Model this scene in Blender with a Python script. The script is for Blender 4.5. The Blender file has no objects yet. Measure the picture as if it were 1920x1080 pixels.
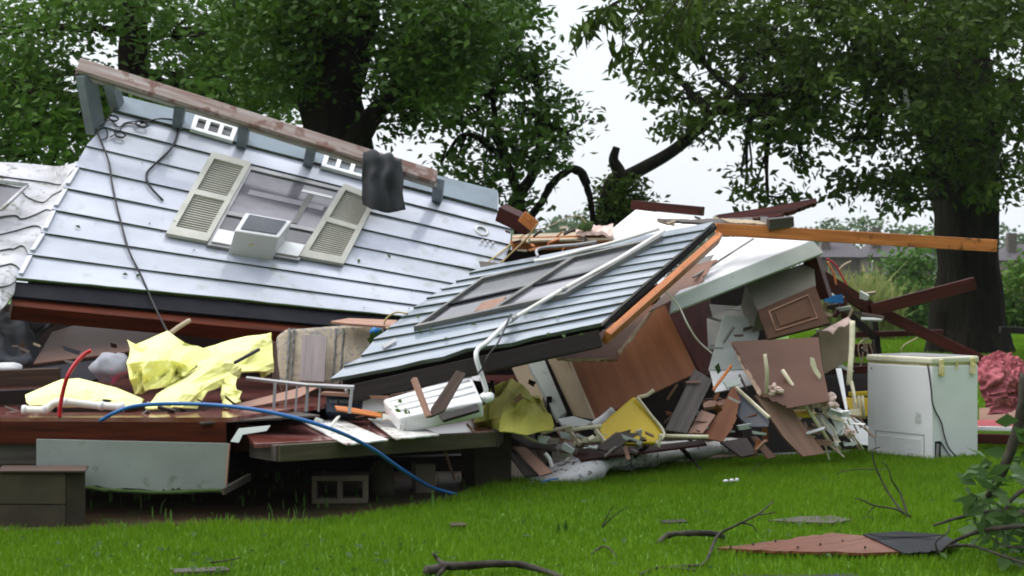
import bpy, bmesh, math, random
import numpy as np
from mathutils import Vector, Matrix, noise
R = math.radians
random.seed(7); rng = np.random.default_rng(11)
scene = bpy.context.scene
COL = scene.collection

# ------------------------------------------------------------------ camera, world, sun, exposure
F = 3045.0; EYE = 1.5
cam_d = bpy.data.cameras.new('camera'); cam = bpy.data.objects.new('camera', cam_d); COL.objects.link(cam)
cam.location = (0, 0, EYE); cam.rotation_euler = (R(90), 0, 0)
cam_d.sensor_width = 36; cam_d.lens = 36 * F / 1920; cam_d.shift_y = -20 / 1920; cam_d.clip_end = 2000
cam_d.dof.use_dof = True; cam_d.dof.focus_distance = 12.2; cam_d.dof.aperture_fstop = 5.6
scene.camera = cam
SUN_EL, SUN_ROT = R(55), R(268)
world = bpy.data.worlds.new('World'); scene.world = world; world.use_nodes = True
nt = world.node_tree; nt.nodes.clear()
out = nt.nodes.new('ShaderNodeOutputWorld'); add = nt.nodes.new('ShaderNodeAddShader')
sky = nt.nodes.new('ShaderNodeTexSky'); sky.sky_type = 'NISHITA'; sky.sun_disc = False
sky.sun_elevation = SUN_EL; sky.sun_rotation = SUN_ROT; sky.dust_density = 6; sky.air_density = 1.5
bgs = nt.nodes.new('ShaderNodeBackground'); bgs.inputs['Strength'].default_value = 0.05
nt.links.new(sky.outputs[0], bgs.inputs['Color'])
tc = nt.nodes.new('ShaderNodeTexCoord'); sep = nt.nodes.new('ShaderNodeSeparateXYZ'); rp = nt.nodes.new('ShaderNodeValToRGB')
nt.links.new(tc.outputs['Generated'], sep.inputs[0]); nt.links.new(sep.outputs['Z'], rp.inputs[0])
rp.color_ramp.elements[0].position = 0.0; rp.color_ramp.elements[0].color = (0.90, 0.955, 1.02, 1)
rp.color_ramp.elements[1].position = 0.9; rp.color_ramp.elements[1].color = (2.7, 2.75, 2.85, 1)
e = rp.color_ramp.elements.new(0.25); e.color = (0.92, 0.97, 1.03, 1)
cn = nt.nodes.new('ShaderNodeTexNoise'); cn.inputs['Scale'].default_value = 2.2; cn.inputs['Detail'].default_value = 5
cr = nt.nodes.new('ShaderNodeMapRange'); cr.inputs[1].default_value = 0.3; cr.inputs[2].default_value = 0.7
cr.inputs[3].default_value = 0.93; cr.inputs[4].default_value = 1.06
nt.links.new(tc.outputs['Generated'], cn.inputs['Vector']); nt.links.new(cn.outputs[0], cr.inputs[0])
bgo = nt.nodes.new('ShaderNodeBackground')
nt.links.new(rp.outputs[0], bgo.inputs['Color']); 
# unseen sky behind and to the right is dimmed to deepen camera-facing shade
dp = nt.nodes.new('ShaderNodeVectorMath'); dp.operation = 'DOT_PRODUCT'; dp.inputs[1].default_value = (-.55, .70, .45)
dr_ = nt.nodes.new('ShaderNodeMapRange'); dr_.inputs[1].default_value = -.75; dr_.inputs[2].default_value = .35; dr_.inputs[3].default_value = .08; dr_.inputs[4].default_value = 1.0
nt.links.new(tc.outputs['Generated'], dp.inputs[0]); nt.links.new(dp.outputs['Value'], dr_.inputs[0])
mm_ = nt.nodes.new('ShaderNodeMath'); mm_.operation = 'MULTIPLY'; nt.links.new(cr.outputs[0], mm_.inputs[0]); nt.links.new(dr_.outputs[0], mm_.inputs[1])
nt.links.new(mm_.outputs[0], bgo.inputs['Strength'])
nt.links.new(bgs.outputs[0], add.inputs[0]); nt.links.new(bgo.outputs[0], add.inputs[1]); nt.links.new(add.outputs[0], out.inputs[0])
sd = bpy.data.lights.new('sun', 'SUN'); sd.energy = 1.1; sd.angle = R(25); sd.color = (1, 0.97, 0.93)
sun = bpy.data.objects.new('sun', sd); COL.objects.link(sun)
az = SUN_ROT; dirv = Vector((math.sin(az) * math.cos(SUN_EL), math.cos(az) * math.cos(SUN_EL), math.sin(SUN_EL)))
sun.rotation_euler = dirv.to_track_quat('Z', 'Y').to_euler()
scene.view_settings.view_transform = 'Standard'; scene.view_settings.look = 'None'
scene.view_settings.exposure = 0.0; scene.view_settings.gamma = 1
scene.render.engine = 'CYCLES'; scene.cycles.filter_width = 1.9
scene.cycles.max_bounces = 8; scene.cycles.diffuse_bounces = 2; scene.cycles.transparent_max_bounces = 8

# ------------------------------------------------------------------ placing helpers
def P(px, py, d): return Vector(((px - 960) / F * d, d, EYE - (py - 520) / F * d))
def G(px, py, z=0.0): return P(px, py, (EYE - z) * F / (py - 520))
class Plane:
    def __init__(s, a, b, c):
        s.o = P(*a); s.n = (P(*b) - s.o).cross(P(*c) - s.o).normalized()
        if s.n.dot(Vector((0, 0, EYE)) - s.o) < 0: s.n = -s.n
    def at(s, px, py, off=0.0):
        e = Vector((0, 0, EYE)); r = P(px, py, 1) - e
        return e + r * ((s.o - e).dot(s.n) / r.dot(s.n)) + s.n * off
    def depth(s, px, py): return s.at(px, py).y

WM = {}
def tag(o, label=None, cat=None, group=None, kind=None):
    if label: o['label'] = label
    if cat: o['category'] = cat
    if group: o['group'] = group
    if kind: o['kind'] = kind
    return o
def thing(name, label, cat, loc, group=None):
    o = bpy.data.objects.new(name, None); COL.objects.link(o); o.empty_display_size = 0.1
    o.location = loc; WM[o] = Matrix.Translation(Vector(loc)); return tag(o, label, cat, group)
def mk(name, vf, mat, parent=None, smooth=False, frame=None, bevel=0, mats=None, fm=None):
    vs, fs = vf
    vs = [Vector(v) for v in vs]
    if frame is None:
        c = sum(vs, Vector()) / len(vs); c.z = min(v.z for v in vs); frame = Matrix.Translation(c)
    inv = frame.inverted(); me = bpy.data.meshes.new(name)
    me.from_pydata([inv @ v for v in vs], [], fs); me.materials.append(mat)
    for m2 in (mats or []): me.materials.append(m2)
    bm = bmesh.new(); bm.from_mesh(me); bmesh.ops.recalc_face_normals(bm, faces=bm.faces); bm.to_mesh(me); bm.free()
    if fm: me.polygons.foreach_set('material_index', fm)
    if smooth: me.polygons.foreach_set('use_smooth', [True] * len(me.polygons))
    o = bpy.data.objects.new(name, me); COL.objects.link(o)
    if parent: o.parent = parent; o.matrix_basis = WM[parent].inverted() @ frame
    else: o.matrix_basis = frame
    WM[o] = frame.copy()
    if bevel:
        b = o.modifiers.new('b', 'BEVEL'); b.width = bevel; b.segments = 2; b.limit_method = 'ANGLE'; b.angle_limit = R(50)
    return o
def frame_of(o, x, n):
    x = x.normalized(); n = (n - x * n.dot(x)).normalized(); y = n.cross(x)
    return Matrix(((x.x, y.x, n.x, o.x), (x.y, y.y, n.y, o.y), (x.z, y.z, n.z, o.z), (0, 0, 0, 1)))
def slab(pts, th, jag=None, amp=0.02, seed=0, steps=14, warp=0.0):
    """flat board: outline pts (world), thickness th going away from the camera. returns (vf, frame)"""
    pts = [Vector(p) for p in pts]; n = Vector()
    for i in range(len(pts)): n += (pts[i] - pts[0]).cross(pts[(i + 1) % len(pts)] - pts[0])
    n.normalize()
    c = sum(pts, Vector()) / len(pts)
    if n.dot(Vector((0, 0, EYE)) - c) < 0: n = -n
    eye = Vector((0, 0, EYE))
    if len(pts) > 3 and min(abs((p - eye).normalized().dot(n)) for p in pts) > .22:      # flatten the outline onto one plane
        pts = [eye + (p - eye) * ((c - eye).dot(n) / (p - eye).dot(n)) for p in pts]
    es = [(pts[(i + 1) % len(pts)] - pts[i]) for i in range(len(pts))]
    x = max(es, key=lambda v: v.length)
    o = []
    rs = random.Random(seed)
    for i, p in enumerate(pts):
        o.append(p)
        if jag and i in jag:
            q = pts[(i + 1) % len(pts)]; d = q - p; t = n.cross(d).normalized()
            for k in range(1, steps):
                o.append(p + d * ((k + rs.uniform(-.3, .3)) / steps) + t * rs.uniform(-amp, amp))
    N = len(o)
    if warp:
        L = x.length
        o = [p + n * warp * math.sin(3 * (p - c).dot(x) / (L * L) * 1.0 + seed) for p in o]
    vs = o + [p - n * th for p in o]
    fs = [list(range(N)), list(range(2 * N - 1, N - 1, -1))] + [[i, (i + 1) % N, N + (i + 1) % N, N + i] for i in range(N)]
    return (vs, fs), frame_of(c, x, n)
def beam(a, b, w, h, roll=0.0, taper=1.0, bow=0.0, segs=1):
    a, b = Vector(a), Vector(b); x = (b - a).normalized()
    up = Vector((0, 0, 1)) if abs(x.z) < .95 else Vector((0, 1, 0))
    y = up.cross(x).normalized(); z = x.cross(y)
    rt = Matrix.Rotation(roll, 3, x); y = rt @ y; z = rt @ z
    vs, fs = [], []
    for i in range(segs + 1):
        t = i / segs; s = 1 + (taper - 1) * t; c = a.lerp(b, t) + z * bow * 4 * t * (1 - t)
        for sy, sz in ((-1, -1), (1, -1), (1, 1), (-1, 1)): vs.append(c + y * sy * w / 2 * s + z * sz * h / 2 * s)
    for i in range(segs):
        k = i * 4
        for j in range(4): fs.append([k + j, k + (j + 1) % 4, k + 4 + (j + 1) % 4, k + 4 + j])
    fs += [[3, 2, 1, 0], [segs * 4 + j for j in range(4)]]
    return (vs, fs), frame_of((a + b) / 2, x, z)
def smoothline(pts, n=6):
    pts = [Vector(p) for p in pts]; o = []
    q = [pts[0] * 2 - pts[1]] + pts + [pts[-1] * 2 - pts[-2]]
    for i in range(1, len(q) - 2):
        for k in range(n):
            t = k / n; a, b, c, d = q[i - 1], q[i], q[i + 1], q[i + 2]
            o.append(0.5 * ((2 * b) + (c - a) * t + (2 * a - 5 * b + 4 * c - d) * t * t + (3 * b - a - 3 * c + d) * t ** 3))
    return o + [pts[-1]]
def tube(pts, r, n=8, sm=6, r2=None, rough=0.0):
    p = smoothline(pts, sm) if sm and len(pts) > 2 else [Vector(q) for q in pts]
    vs, fs = [], []; N = len(p); ref = Vector((.3, .2, 1)).normalized()
    for i in range(N):
        t = (p[min(i + 1, N - 1)] - p[max(i - 1, 0)]).normalized()
        a = t.cross(ref); a = a.normalized() if a.length > .05 else t.cross(Vector((1, 0, 0))).normalized(); b = t.cross(a)
        rr = r if r2 is None else r + (r2 - r) * i / (N - 1)
        for k in range(n):
            an = 2 * math.pi * k / n; q = rr * (1 + (rough * noise.noise(p[i] * 2.2 / max(r, .03) + Vector((k * 1.3, 0, 0))) if rough else 0))
            vs.append(p[i] + (a * math.cos(an) + b * math.sin(an)) * q)
    for i in range(N - 1):
        for k in range(n): fs.append([i * n + k, i * n + (k + 1) % n, (i + 1) * n + (k + 1) % n, (i + 1) * n + k])
    fs += [list(range(n))[::-1], [(N - 1) * n + k for k in range(n)]]
    return vs, fs
def join(*vfs):
    vs, fs = [], []
    for v, f in vfs:
        k = len(vs); vs += list(v); fs += [[i + k for i in q] for q in f]
    return vs, fs
def sheet(rows, nu=24, nv=24, th=0.01, amp=0.0, freq=3.0, seed=0, fold=0.0, sharp=False):
    """crumpled cloth or foam from a control net of world points"""
    def cr(c, t):
        n = len(c) - 1; x = t * n; i = min(int(x), n - 1); t = x - i
        if sharp: return c[i].lerp(c[i + 1], t)
        g = lambda j: c[j] if 0 <= j <= n else (c[0] * 2 - c[1] if j < 0 else c[n] * 2 - c[n - 1])
        a, b, cc, d = g(i - 1), g(i), g(i + 1), g(i + 2)
        return 0.5 * ((2 * b) + (cc - a) * t + (2 * a - 5 * b + 4 * cc - d) * t * t + (3 * b - a - 3 * cc + d) * t ** 3)
    g = [[cr([cr([Vector(p) for p in r], u / nu) for r in rows], v / nv) for u in range(nu + 1)] for v in range(nv + 1)]
    N = [[None] * (nu + 1) for _ in range(nv + 1)]
    for v in range(nv + 1):
        for u in range(nu + 1):
            du = g[v][min(u + 1, nu)] - g[v][max(u - 1, 0)]; dv = g[min(v + 1, nv)][u] - g[max(v - 1, 0)][u]
            N[v][u] = du.cross(dv).normalized() if du.cross(dv).length > 1e-9 else Vector((0, -1, 0))
    off = Vector((seed * 7.1, seed * 3.3, 0)); top, bot = [], []
    for v in range(nv + 1):
        for u in range(nu + 1):
            p = g[v][u]; q = p * freq + off
            d = amp * (abs(noise.noise(q)) * 2 - .5 + .4 * noise.noise(q * 2.7)) if amp else 0
            if fold: d += fold * math.sin(u / nu * 17 + 2 * noise.noise(q))
            top.append(p + N[v][u] * d); bot.append(p + N[v][u] * (d - th))
    W = nu + 1; K = len(top); fs = []
    for v in range(nv):
        for u in range(nu):
            a = v * W + u; fs.append([a, a + 1, a + W + 1, a + W]); fs.append([K + a + W, K + a + W + 1, K + a + 1, K + a])
    ring = [u for u in range(nu)] + [v * W + nu for v in range(nv)] + [nv * W + u for u in range(nu, 0, -1)] + [v * W for v in range(nv, 0, -1)]
    for i in range(len(ring)): a, b = ring[i], ring[(i + 1) % len(ring)]; fs.append([a, a + K, b + K, b])
    return top + bot, fs
def hexa(b, up):      # b: four base points, up: four top points
    return list(b) + list(up), [[3, 2, 1, 0], [4, 5, 6, 7]] + [[i, (i + 1) % 4, 4 + (i + 1) % 4, 4 + i] for i in range(4)]
def ball(c, rx, ry, rz, n=12, m=8, amp=0.0, seed=0):
    vs, fs = [], []
    for i in range(m + 1):
        for j in range(n):
            th, ph = math.pi * i / m, 2 * math.pi * j / n
            d = Vector((math.sin(th) * math.cos(ph), math.sin(th) * math.sin(ph), math.cos(th)))
            k = 1 + amp * noise.noise(d * 1.7 + Vector((seed, 0, 0)))
            vs.append(Vector(c) + Vector((d.x * rx, d.y * ry, d.z * rz)) * k)
    for i in range(m):
        for j in range(n): fs.append([i * n + j, i * n + (j + 1) % n, (i + 1) * n + (j + 1) % n, (i + 1) * n + j])
    return vs, fs

# ------------------------------------------------------------------ materials
def MAT(name, c1, c2=None, scale=(3, 3, 3), lo=.4, hi=.65, rough=.6, metal=0.0, bump=0.0, bscale=1.0, coat=0.0, speck=None, sp=(0.66, 0.72),
        spscale=25, var=.12, spec=.3, detail=8, trans=0.0, rvar=0.0):
    m = bpy.data.materials.new(name); m.use_nodes = True; t = m.node_tree; N = t.nodes; L = t.links
    b = N['Principled BSDF']; c2 = c2 or tuple(x * .7 for x in c1)
    co = N.new('ShaderNodeTexCoord'); mp = N.new('ShaderNodeMapping'); mp.inputs['Scale'].default_value = scale
    oi = N.new('ShaderNodeObjectInfo'); ad = N.new('ShaderNodeVectorMath'); ad.operation = 'ADD'
    mu = N.new('ShaderNodeVectorMath'); mu.operation = 'SCALE'; mu.inputs['Scale'].default_value = 37
    L.new(oi.outputs['Random'], mu.inputs[0]); L.new(co.outputs['Object'], mp.inputs[0]); L.new(mp.outputs[0], ad.inputs[0]); L.new(mu.outputs[0], ad.inputs[1])
    nz = N.new('ShaderNodeTexNoise'); nz.inputs['Scale'].default_value = 1; nz.inputs['Detail'].default_value = detail; nz.inputs['Roughness'].default_value = .6
    L.new(ad.outputs[0], nz.inputs['Vector'])
    mr = N.new('ShaderNodeMapRange'); mr.inputs[1].default_value = lo; mr.inputs[2].default_value = hi; L.new(nz.outputs[0], mr.inputs[0])
    mx = N.new('ShaderNodeMix'); mx.data_type = 'RGBA'; mx.inputs[6].default_value = (*c1, 1); mx.inputs[7].default_value = (*c2, 1); L.new(mr.outputs[0], mx.inputs[0])
    col = mx.outputs[2]
    if speck:
        n2 = N.new('ShaderNodeTexNoise'); n2.inputs['Scale'].default_value = spscale; n2.inputs['Detail'].default_value = 4; L.new(co.outputs['Object'], n2.inputs['Vector'])
        n3 = N.new('ShaderNodeTexNoise'); n3.inputs['Scale'].default_value = spscale * .12; L.new(co.outputs['Object'], n3.inputs['Vector'])
        mm = N.new('ShaderNodeMath'); mm.operation = 'MULTIPLY_ADD'; mm.inputs[1].default_value = .35; L.new(n3.outputs[0], mm.inputs[0]); 
        ms = N.new('ShaderNodeMath'); ms.operation = 'MULTIPLY'; ms.inputs[1].default_value = .75; L.new(n2.outputs[0], ms.inputs[0]); L.new(ms.outputs[0], mm.inputs[2])
        r2 = N.new('ShaderNodeMapRange'); r2.inputs[1].default_value = sp[0] - .025; r2.inputs[2].default_value = sp[1] + .01; L.new(mm.outputs[0], r2.inputs[0])
        m2 = N.new('ShaderNodeMix'); m2.data_type = 'RGBA'; L.new(r2.outputs[0], m2.inputs[0]); L.new(col, m2.inputs[6]); m2.inputs[7].default_value = (*speck, 1); col = m2.outputs[2]
    hs = N.new('ShaderNodeHueSaturation'); vr = N.new('ShaderNodeMapRange'); vr.inputs[3].default_value = 1 - var; vr.inputs[4].default_value = 1 + var
    L.new(oi.outputs['Random'], vr.inputs[0]); L.new(vr.outputs[0], hs.inputs['Value']); L.new(col, hs.inputs['Color']); L.new(hs.outputs[0], b.inputs['Base Color'])
    b.inputs['Roughness'].default_value = rough; b.inputs['Metallic'].default_value = metal; b.inputs['Specular IOR Level'].default_value = spec
    if rvar:
        rr = N.new('ShaderNodeMapRange'); rr.inputs[1].default_value = .35; rr.inputs[2].default_value = .65; rr.inputs[3].default_value = max(.03, rough - rvar); rr.inputs[4].default_value = rough + rvar
        L.new(nz.outputs[0], rr.inputs[0]); L.new(rr.outputs[0], b.inputs['Roughness'])
    if coat: b.inputs['Coat Weight'].default_value = coat; b.inputs['Coat Roughness'].default_value = .12
    if bump:
        bp = N.new('ShaderNodeBump'); bp.inputs['Strength'].default_value = bump; bp.inputs['Distance'].default_value = .01 * bscale
        L.new(nz.outputs[0], bp.inputs['Height']); L.new(bp.outputs[0], b.inputs['Normal'])
    if trans:
        tr = N.new('ShaderNodeBsdfTranslucent'); L.new(hs.outputs[0], tr.inputs['Color']); ms_ = N.new('ShaderNodeMixShader'); ms_.inputs[0].default_value = trans
        L.new(b.outputs[0], ms_.inputs[1]); L.new(tr.outputs[0], ms_.inputs[2]); L.new(ms_.outputs[0], N['Material Output'].inputs['Surface'])
    return m
def LEAF(name, c1, c2, trans=.3, rough=.45):
    m = bpy.data.materials.new(name); m.use_nodes = True; t = m.node_tree; N = t.nodes; L = t.links; b = N['Principled BSDF']
    at = N.new('ShaderNodeAttribute'); at.attribute_name = 'rnd'; mx = N.new('ShaderNodeMix'); mx.data_type = 'RGBA'
    mx.inputs[6].default_value = (*c1, 1); mx.inputs[7].default_value = (*c2, 1); L.new(at.outputs['Fac'], mx.inputs[0]); L.new(mx.outputs[2], b.inputs['Base Color'])
    b.inputs['Roughness'].default_value = rough; b.inputs['Specular IOR Level'].default_value = .12
    tr = N.new('ShaderNodeBsdfTranslucent'); L.new(mx.outputs[2], tr.inputs['Color']); ms = N.new('ShaderNodeMixShader'); ms.inputs[0].default_value = trans
    L.new(b.outputs[0], ms.inputs[1]); L.new(tr.outputs[0], ms.inputs[2]); L.new(ms.outputs[0], N['Material Output'].inputs['Surface'])
    return m
def wood(name, c1, c2, rough=.6, bump=.5, **k): return MAT(name, c1, c2, scale=(1.6, 26, 26), lo=.35, hi=.7, rough=rough, bump=bump, **k)
M = dict(
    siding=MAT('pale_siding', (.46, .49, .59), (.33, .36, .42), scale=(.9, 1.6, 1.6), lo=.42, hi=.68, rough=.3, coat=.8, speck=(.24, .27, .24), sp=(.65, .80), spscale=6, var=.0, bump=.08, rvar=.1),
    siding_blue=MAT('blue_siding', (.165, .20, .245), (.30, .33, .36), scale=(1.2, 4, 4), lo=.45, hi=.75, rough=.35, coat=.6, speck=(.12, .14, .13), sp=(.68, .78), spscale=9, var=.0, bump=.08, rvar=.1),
    siding_dirty=MAT('dirty_siding', (.50, .50, .54), (.30, .30, .32), scale=(2, 5, 5), lo=.42, hi=.68, rough=.4, speck=(.16, .17, .13), sp=(.60, .68), spscale=16, var=.0),
    lap=MAT('lap_grime', (.10, .12, .10), (.06, .075, .05), rough=.8, var=0),  # dark lip colour paints the shadow line under each siding course
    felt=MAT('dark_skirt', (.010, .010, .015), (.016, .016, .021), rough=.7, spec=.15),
    moss=MAT('moss', (.03, .06, .012), (.05, .08, .02), rough=.9),
    orange=wood('orange_timber', (.58, .20, .055), (.27, .085, .025), rough=.45, bump=.3, speck=(.10, .035, .014), sp=(.66, .74), spscale=13),
    rim=wood('wet_rim_timber', (.09, .018, .006), (.026, .006, .003), rough=.6, bump=.4, spec=.12),
    redwood=wood('wet_red_timber', (.06, .013, .009), (.02, .006, .005), rough=.55, spec=.15),
    brownwood=wood('brown_timber', (.062, .032, .02), (.022, .013, .009)),
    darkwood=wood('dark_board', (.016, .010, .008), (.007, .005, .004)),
    greywood=wood('grey_plank', (.26, .22, .22), (.17, .145, .145), rough=.5),
    greydark=wood('weathered_grey_board', (.085, .07, .062), (.036, .03, .027)),
    pinkwood=wood('pink_tan_plank', (.36, .21, .155), (.25, .14, .10)),
    tan=MAT('tan_veneer', (.25, .135, .09), (.19, .095, .06), scale=(1.2, 9, 9), rough=.5, bump=.1),
    veneer=MAT('brown_veneer', (.20, .078, .034), (.14, .05, .022), scale=(1.0, 8, 8), rough=.5, spec=.15, bump=.1),
    doortan=MAT('door_tan', (.075, .034, .017), (.055, .025, .012), scale=(1.5, 9, 9), rough=.6, spec=.15),
    cabgrey=MAT('cabinet_side', (.17, .16, .125), (.135, .125, .10), rough=.6),
    mauve=MAT('mauve_board', (.165, .085, .06), (.13, .066, .047), scale=(1, 4, 4), rough=.6),
    raw=MAT('torn_edge', (.60, .42, .32), (.42, .28, .2), rough=.9, scale=(20, 20, 20)),
    beige=MAT('beige_board', (.36, .29, .20), (.27, .215, .145), rough=.6),
    olive=MAT('olive_board', (.20, .155, .10), (.14, .11, .07), rough=.7),
    cream=MAT('cream_paint', (.72, .67, .50), (.55, .50, .34), rough=.45, scale=(8, 8, 8)),
    white=MAT('white_board', (.74, .75, .77), (.60, .61, .62), scale=(1.5, 2.5, 2.5), rough=.35, speck=(.35, .34, .32), sp=(.68, .78), spscale=8),
    skirt=MAT('skirting_paint', (.225, .255, .235), (.18, .20, .185), scale=(1.5, 2, 2), rough=.5, speck=(.06, .07, .04), sp=(.66, .78), spscale=8),
    offwhite=MAT('off_white_board', (.42, .46, .44), (.34, .37, .35), scale=(1.5, 2, 2), rough=.5, speck=(.16, .17, .12), sp=(.68, .80), spscale=10),
    greyboard=MAT('grey_board', (.20, .20, .19), (.13, .13, .125), rough=.6),
    appliance=MAT('appliance_enamel', (.66, .675, .70), (.61, .625, .64), scale=(2, 2, 3), rough=.3, speck=(.42, .43, .40), sp=(.74, .86), spscale=20, var=0),
    plastic=MAT('white_plastic', (.72, .73, .75), (.60, .6, .6), rough=.3),
    stained=MAT('yellowed_plastic', (.50, .42, .16), (.68, .62, .42), rough=.5, scale=(12, 12, 12)),
    foam=MAT('yellow_foam', (.90, .90, .40), (.86, .85, .30), scale=(2, 2, 2), rough=.75, trans=.12, var=.05),
    foamgreen=MAT('olive_yellow_foam', (.50, .48, .10), (.40, .37, .06), scale=(2, 2, 2), rough=.75, trans=.15),
    vinyl=MAT('yellow_vinyl', (.66, .47, .03), (.58, .40, .02), rough=.35, coat=.2),
    glass=MAT('dusty_glass', (.085, .082, .10), (.19, .18, .21), scale=(.8, 2.5, 2.5), lo=.4, hi=.6, rough=.12, coat=.5, var=.1),
    glassdark=MAT('dark_glass', (.035, .035, .042), (.08, .08, .09), scale=(1, 3, 3), rough=.1, coat=.6),
    glassgrey=MAT('grey_screen', (.03, .032, .036), (.15, .155, .16), scale=(1.5, 5, 5), lo=.45, hi=.75, rough=.25, coat=.25),
    shutter=MAT('shutter_cream', (.50, .50, .455), (.38, .38, .33), rough=.5, speck=(.2, .2, .12), sp=(.70, .8), spscale=14),
    black=MAT('black_rubber', (.012, .012, .014), (.02, .02, .022), rough=.5),
    dgrey=MAT('dark_grille', (.06, .065, .08), (.09, .095, .11), rough=.4),
    cloth=MAT('charcoal_cloth', (.045, .047, .054), (.055, .057, .064), scale=(9, 9, 9), rough=.9, bump=.3),
    slate=MAT('slate_cloth', (.085, .09, .105), (.05, .052, .06), scale=(5, 5, 5), rough=.9),
    metal=MAT('grey_metal', (.36, .36, .37), (.24, .24, .24), rough=.4, metal=.4),
    pvc=MAT('white_pipe', (.76, .75, .72), (.62, .60, .56), rough=.3, scale=(7, 7, 7)),
    red=MAT('red_hose', (.42, .008, .02), (.33, .006, .014), rough=.3),
    blue=MAT('blue_pipe', (.012, .11, .34), (.01, .09, .28), rough=.3),
    blueplastic=MAT('blue_plastic', (.01, .16, .40), (.01, .10, .3), rough=.4),
    blocklight=MAT('damp_block', (.20, .165, .12), (.13, .11, .08), scale=(5, 5, 5), rough=.95, bump=.6),  # block colour lightened so the blocks show in the dark under the deck
    block=MAT('concrete_block', (.055, .045, .028), (.036, .03, .02), scale=(5, 5, 5), rough=.95, bump=.6, speck=(.06, .05, .035), sp=(.66, .76), spscale=40),
    peel=wood('peeling_paint', (.42, .37, .35), (.22, .12, .10), rough=.6, speck=(.20, .11, .09), sp=(.60, .64), spscale=10),
    whitepeel=wood('white_peeling', (.72, .73, .71), (.50, .50, .46), rough=.5, speck=(.2, .11, .08), sp=(.62, .68), spscale=14),
    clean=MAT('clean_white', (.86, .86, .86), (.80, .80, .81), rough=.5),
    deckred=MAT('wet_red_deck', (.15, .035, .026), (.26, .12, .11), scale=(3, 14, 3), rough=.14, coat=.4),
    deckedge=wood('mossy_deck_edge', (.085, .07, .038), (.04, .036, .018)),
    blueish=MAT('eave_grey', (.17, .20, .225), (.11, .13, .15), rough=.6),
    pink=MAT('pink_insulation', (.40, .12, .14), (.24, .06, .075), scale=(16, 16, 16), rough=1, bump=.8, bscale=2),
    fluff=MAT('pale_insulation', (.72, .55, .50), (.55, .40, .34), scale=(20, 20, 20), rough=1, bump=.8, bscale=2),
    redpaint=MAT('red_paint', (.42, .03, .045), (.3, .02, .03), rough=.4),
    tarp=MAT('black_plastic', (.008, .009, .011), (.022, .024, .028), scale=(3, 3, 3), rough=.6, spec=.12, bump=.6),
    bark=MAT('bark', (.016, .014, .009), (.005, .0045, .0035), scale=(9, 9, 1.6), lo=.35, hi=.65, rough=.95, spec=.05, bump=1.0, bscale=6),
    barkred=MAT('reddish_bark', (.03, .015, .011), (.008, .006, .005), scale=(9, 9, 1.4), lo=.35, hi=.65, rough=.95, spec=.05, bump=1.0, bscale=6),
    twig=MAT('dark_twig', (.018, .013, .009), (.045, .04, .03), scale=(12, 12, 12), rough=.8, bump=.6),
    mud=MAT('mud', (.035, .022, .014), (.06, .032, .018), scale=(1.4, 1.4, 1.4), rough=.45, bump=1, bscale=4, speck=(.05, .09, .02), spscale=9, sp=(.6, .68)),
    rust=MAT('rust', (.30, .13, .05), rough=.8),
)
MATTRESS = MAT('quilted_ticking', (.40, .34, .255), (.30, .26, .20), scale=(14, 14, 14), rough=.85, bump=.4, speck=(.20, .20, .20), sp=(.60, .66), spscale=24)

def one(name, label, cat, geo, mat, group=None, frame=None, smooth=False, bevel=0, kind=None, **k):
    if isinstance(geo, tuple) and len(geo) == 2 and isinstance(geo[1], Matrix): geo, frame = geo
    o = mk(name, geo, M[mat] if isinstance(mat, str) else mat, None, smooth, frame, bevel, **k)
    return tag(o, label, cat, group, kind)
def part(name, parent, geo, mat, frame=None, smooth=False, bevel=0, label=None, **k):
    if isinstance(geo, tuple) and len(geo) == 2 and isinstance(geo[1], Matrix): geo, frame = geo
    o = mk(name, geo, M[mat] if isinstance(mat, str) else mat, parent, smooth, frame, bevel, **k)
    if label: o['label'] = label
    return o
def board(name, label, cat, px, mat, th=.012, group=None, bevel=.003, **k):   # px: [(x, y, depth), ...]
    return one(name, label, cat, slab([P(*q) for q in px], th, **k), mat, group, bevel=bevel)
def pbeam(name, label, cat, a, b, w, h, mat, group=None, bevel=.004, **k):
    return one(name, label, cat, beam(P(*a), P(*b), w, h, **k), mat, group, bevel=bevel)
def ptube(name, label, cat, pts, r, mat, group=None, **k):
    return one(name, label, cat, tube([P(*q) for q in pts], r, **k), mat, group, smooth=True)

# ------------------------------------------------------------------ ground
def inpoly(x, y, poly):
    c = np.zeros(x.shape, bool); n = len(poly)
    for i in range(n):
        x1, y1 = poly[i][:2]; x2, y2 = poly[(i + 1) % n][:2]
        if y1 == y2: continue
        c ^= ((y1 > y) != (y2 > y)) & (x < (x2 - x1) * (y - y1) / (y2 - y1) + x1)
    return c
gm = MAT('lawn_soil', (.06, .14, .012), (.09, .19, .02), scale=(.35, .35, .35), rough=.9, var=0)
ground = one('ground', None, None, ([(-600, -20, 0), (600, -20, 0), (600, 330, 0), (-600, 330, 0)], [[0, 1, 2, 3]]), gm, kind='structure')
edge = [(-400, 1000), (0, 1000), (160, 996), (300, 990), (430, 985), (560, 985), (640, 975), (740, 960), (830, 940), (860, 930), (930, 908), (985, 903), (1100, 897), (1250, 872), (1400, 862), (1550, 853), (1610, 850)]
mudpts = [G(x + random.uniform(-12, 12), y + random.uniform(-3, 3)) for x, y in edge]
mudpoly = [(p.x, p.y) for p in mudpts] + [(3.6, 19), (-9, 19)]
rs = random.Random(3); dense = []
for i in range(len(mudpts) - 1):
    for k in range(6):
        q = mudpts[i].lerp(mudpts[i + 1], k / 6); dense.append((q.x, q.y + rs.uniform(-.05, .05), .004))
dense += [(3.6, 19, .004), (-9, 19, .004)]
one('mud', None, None, (dense, [list(range(len(dense)))]), 'mud', kind='structure')
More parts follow.
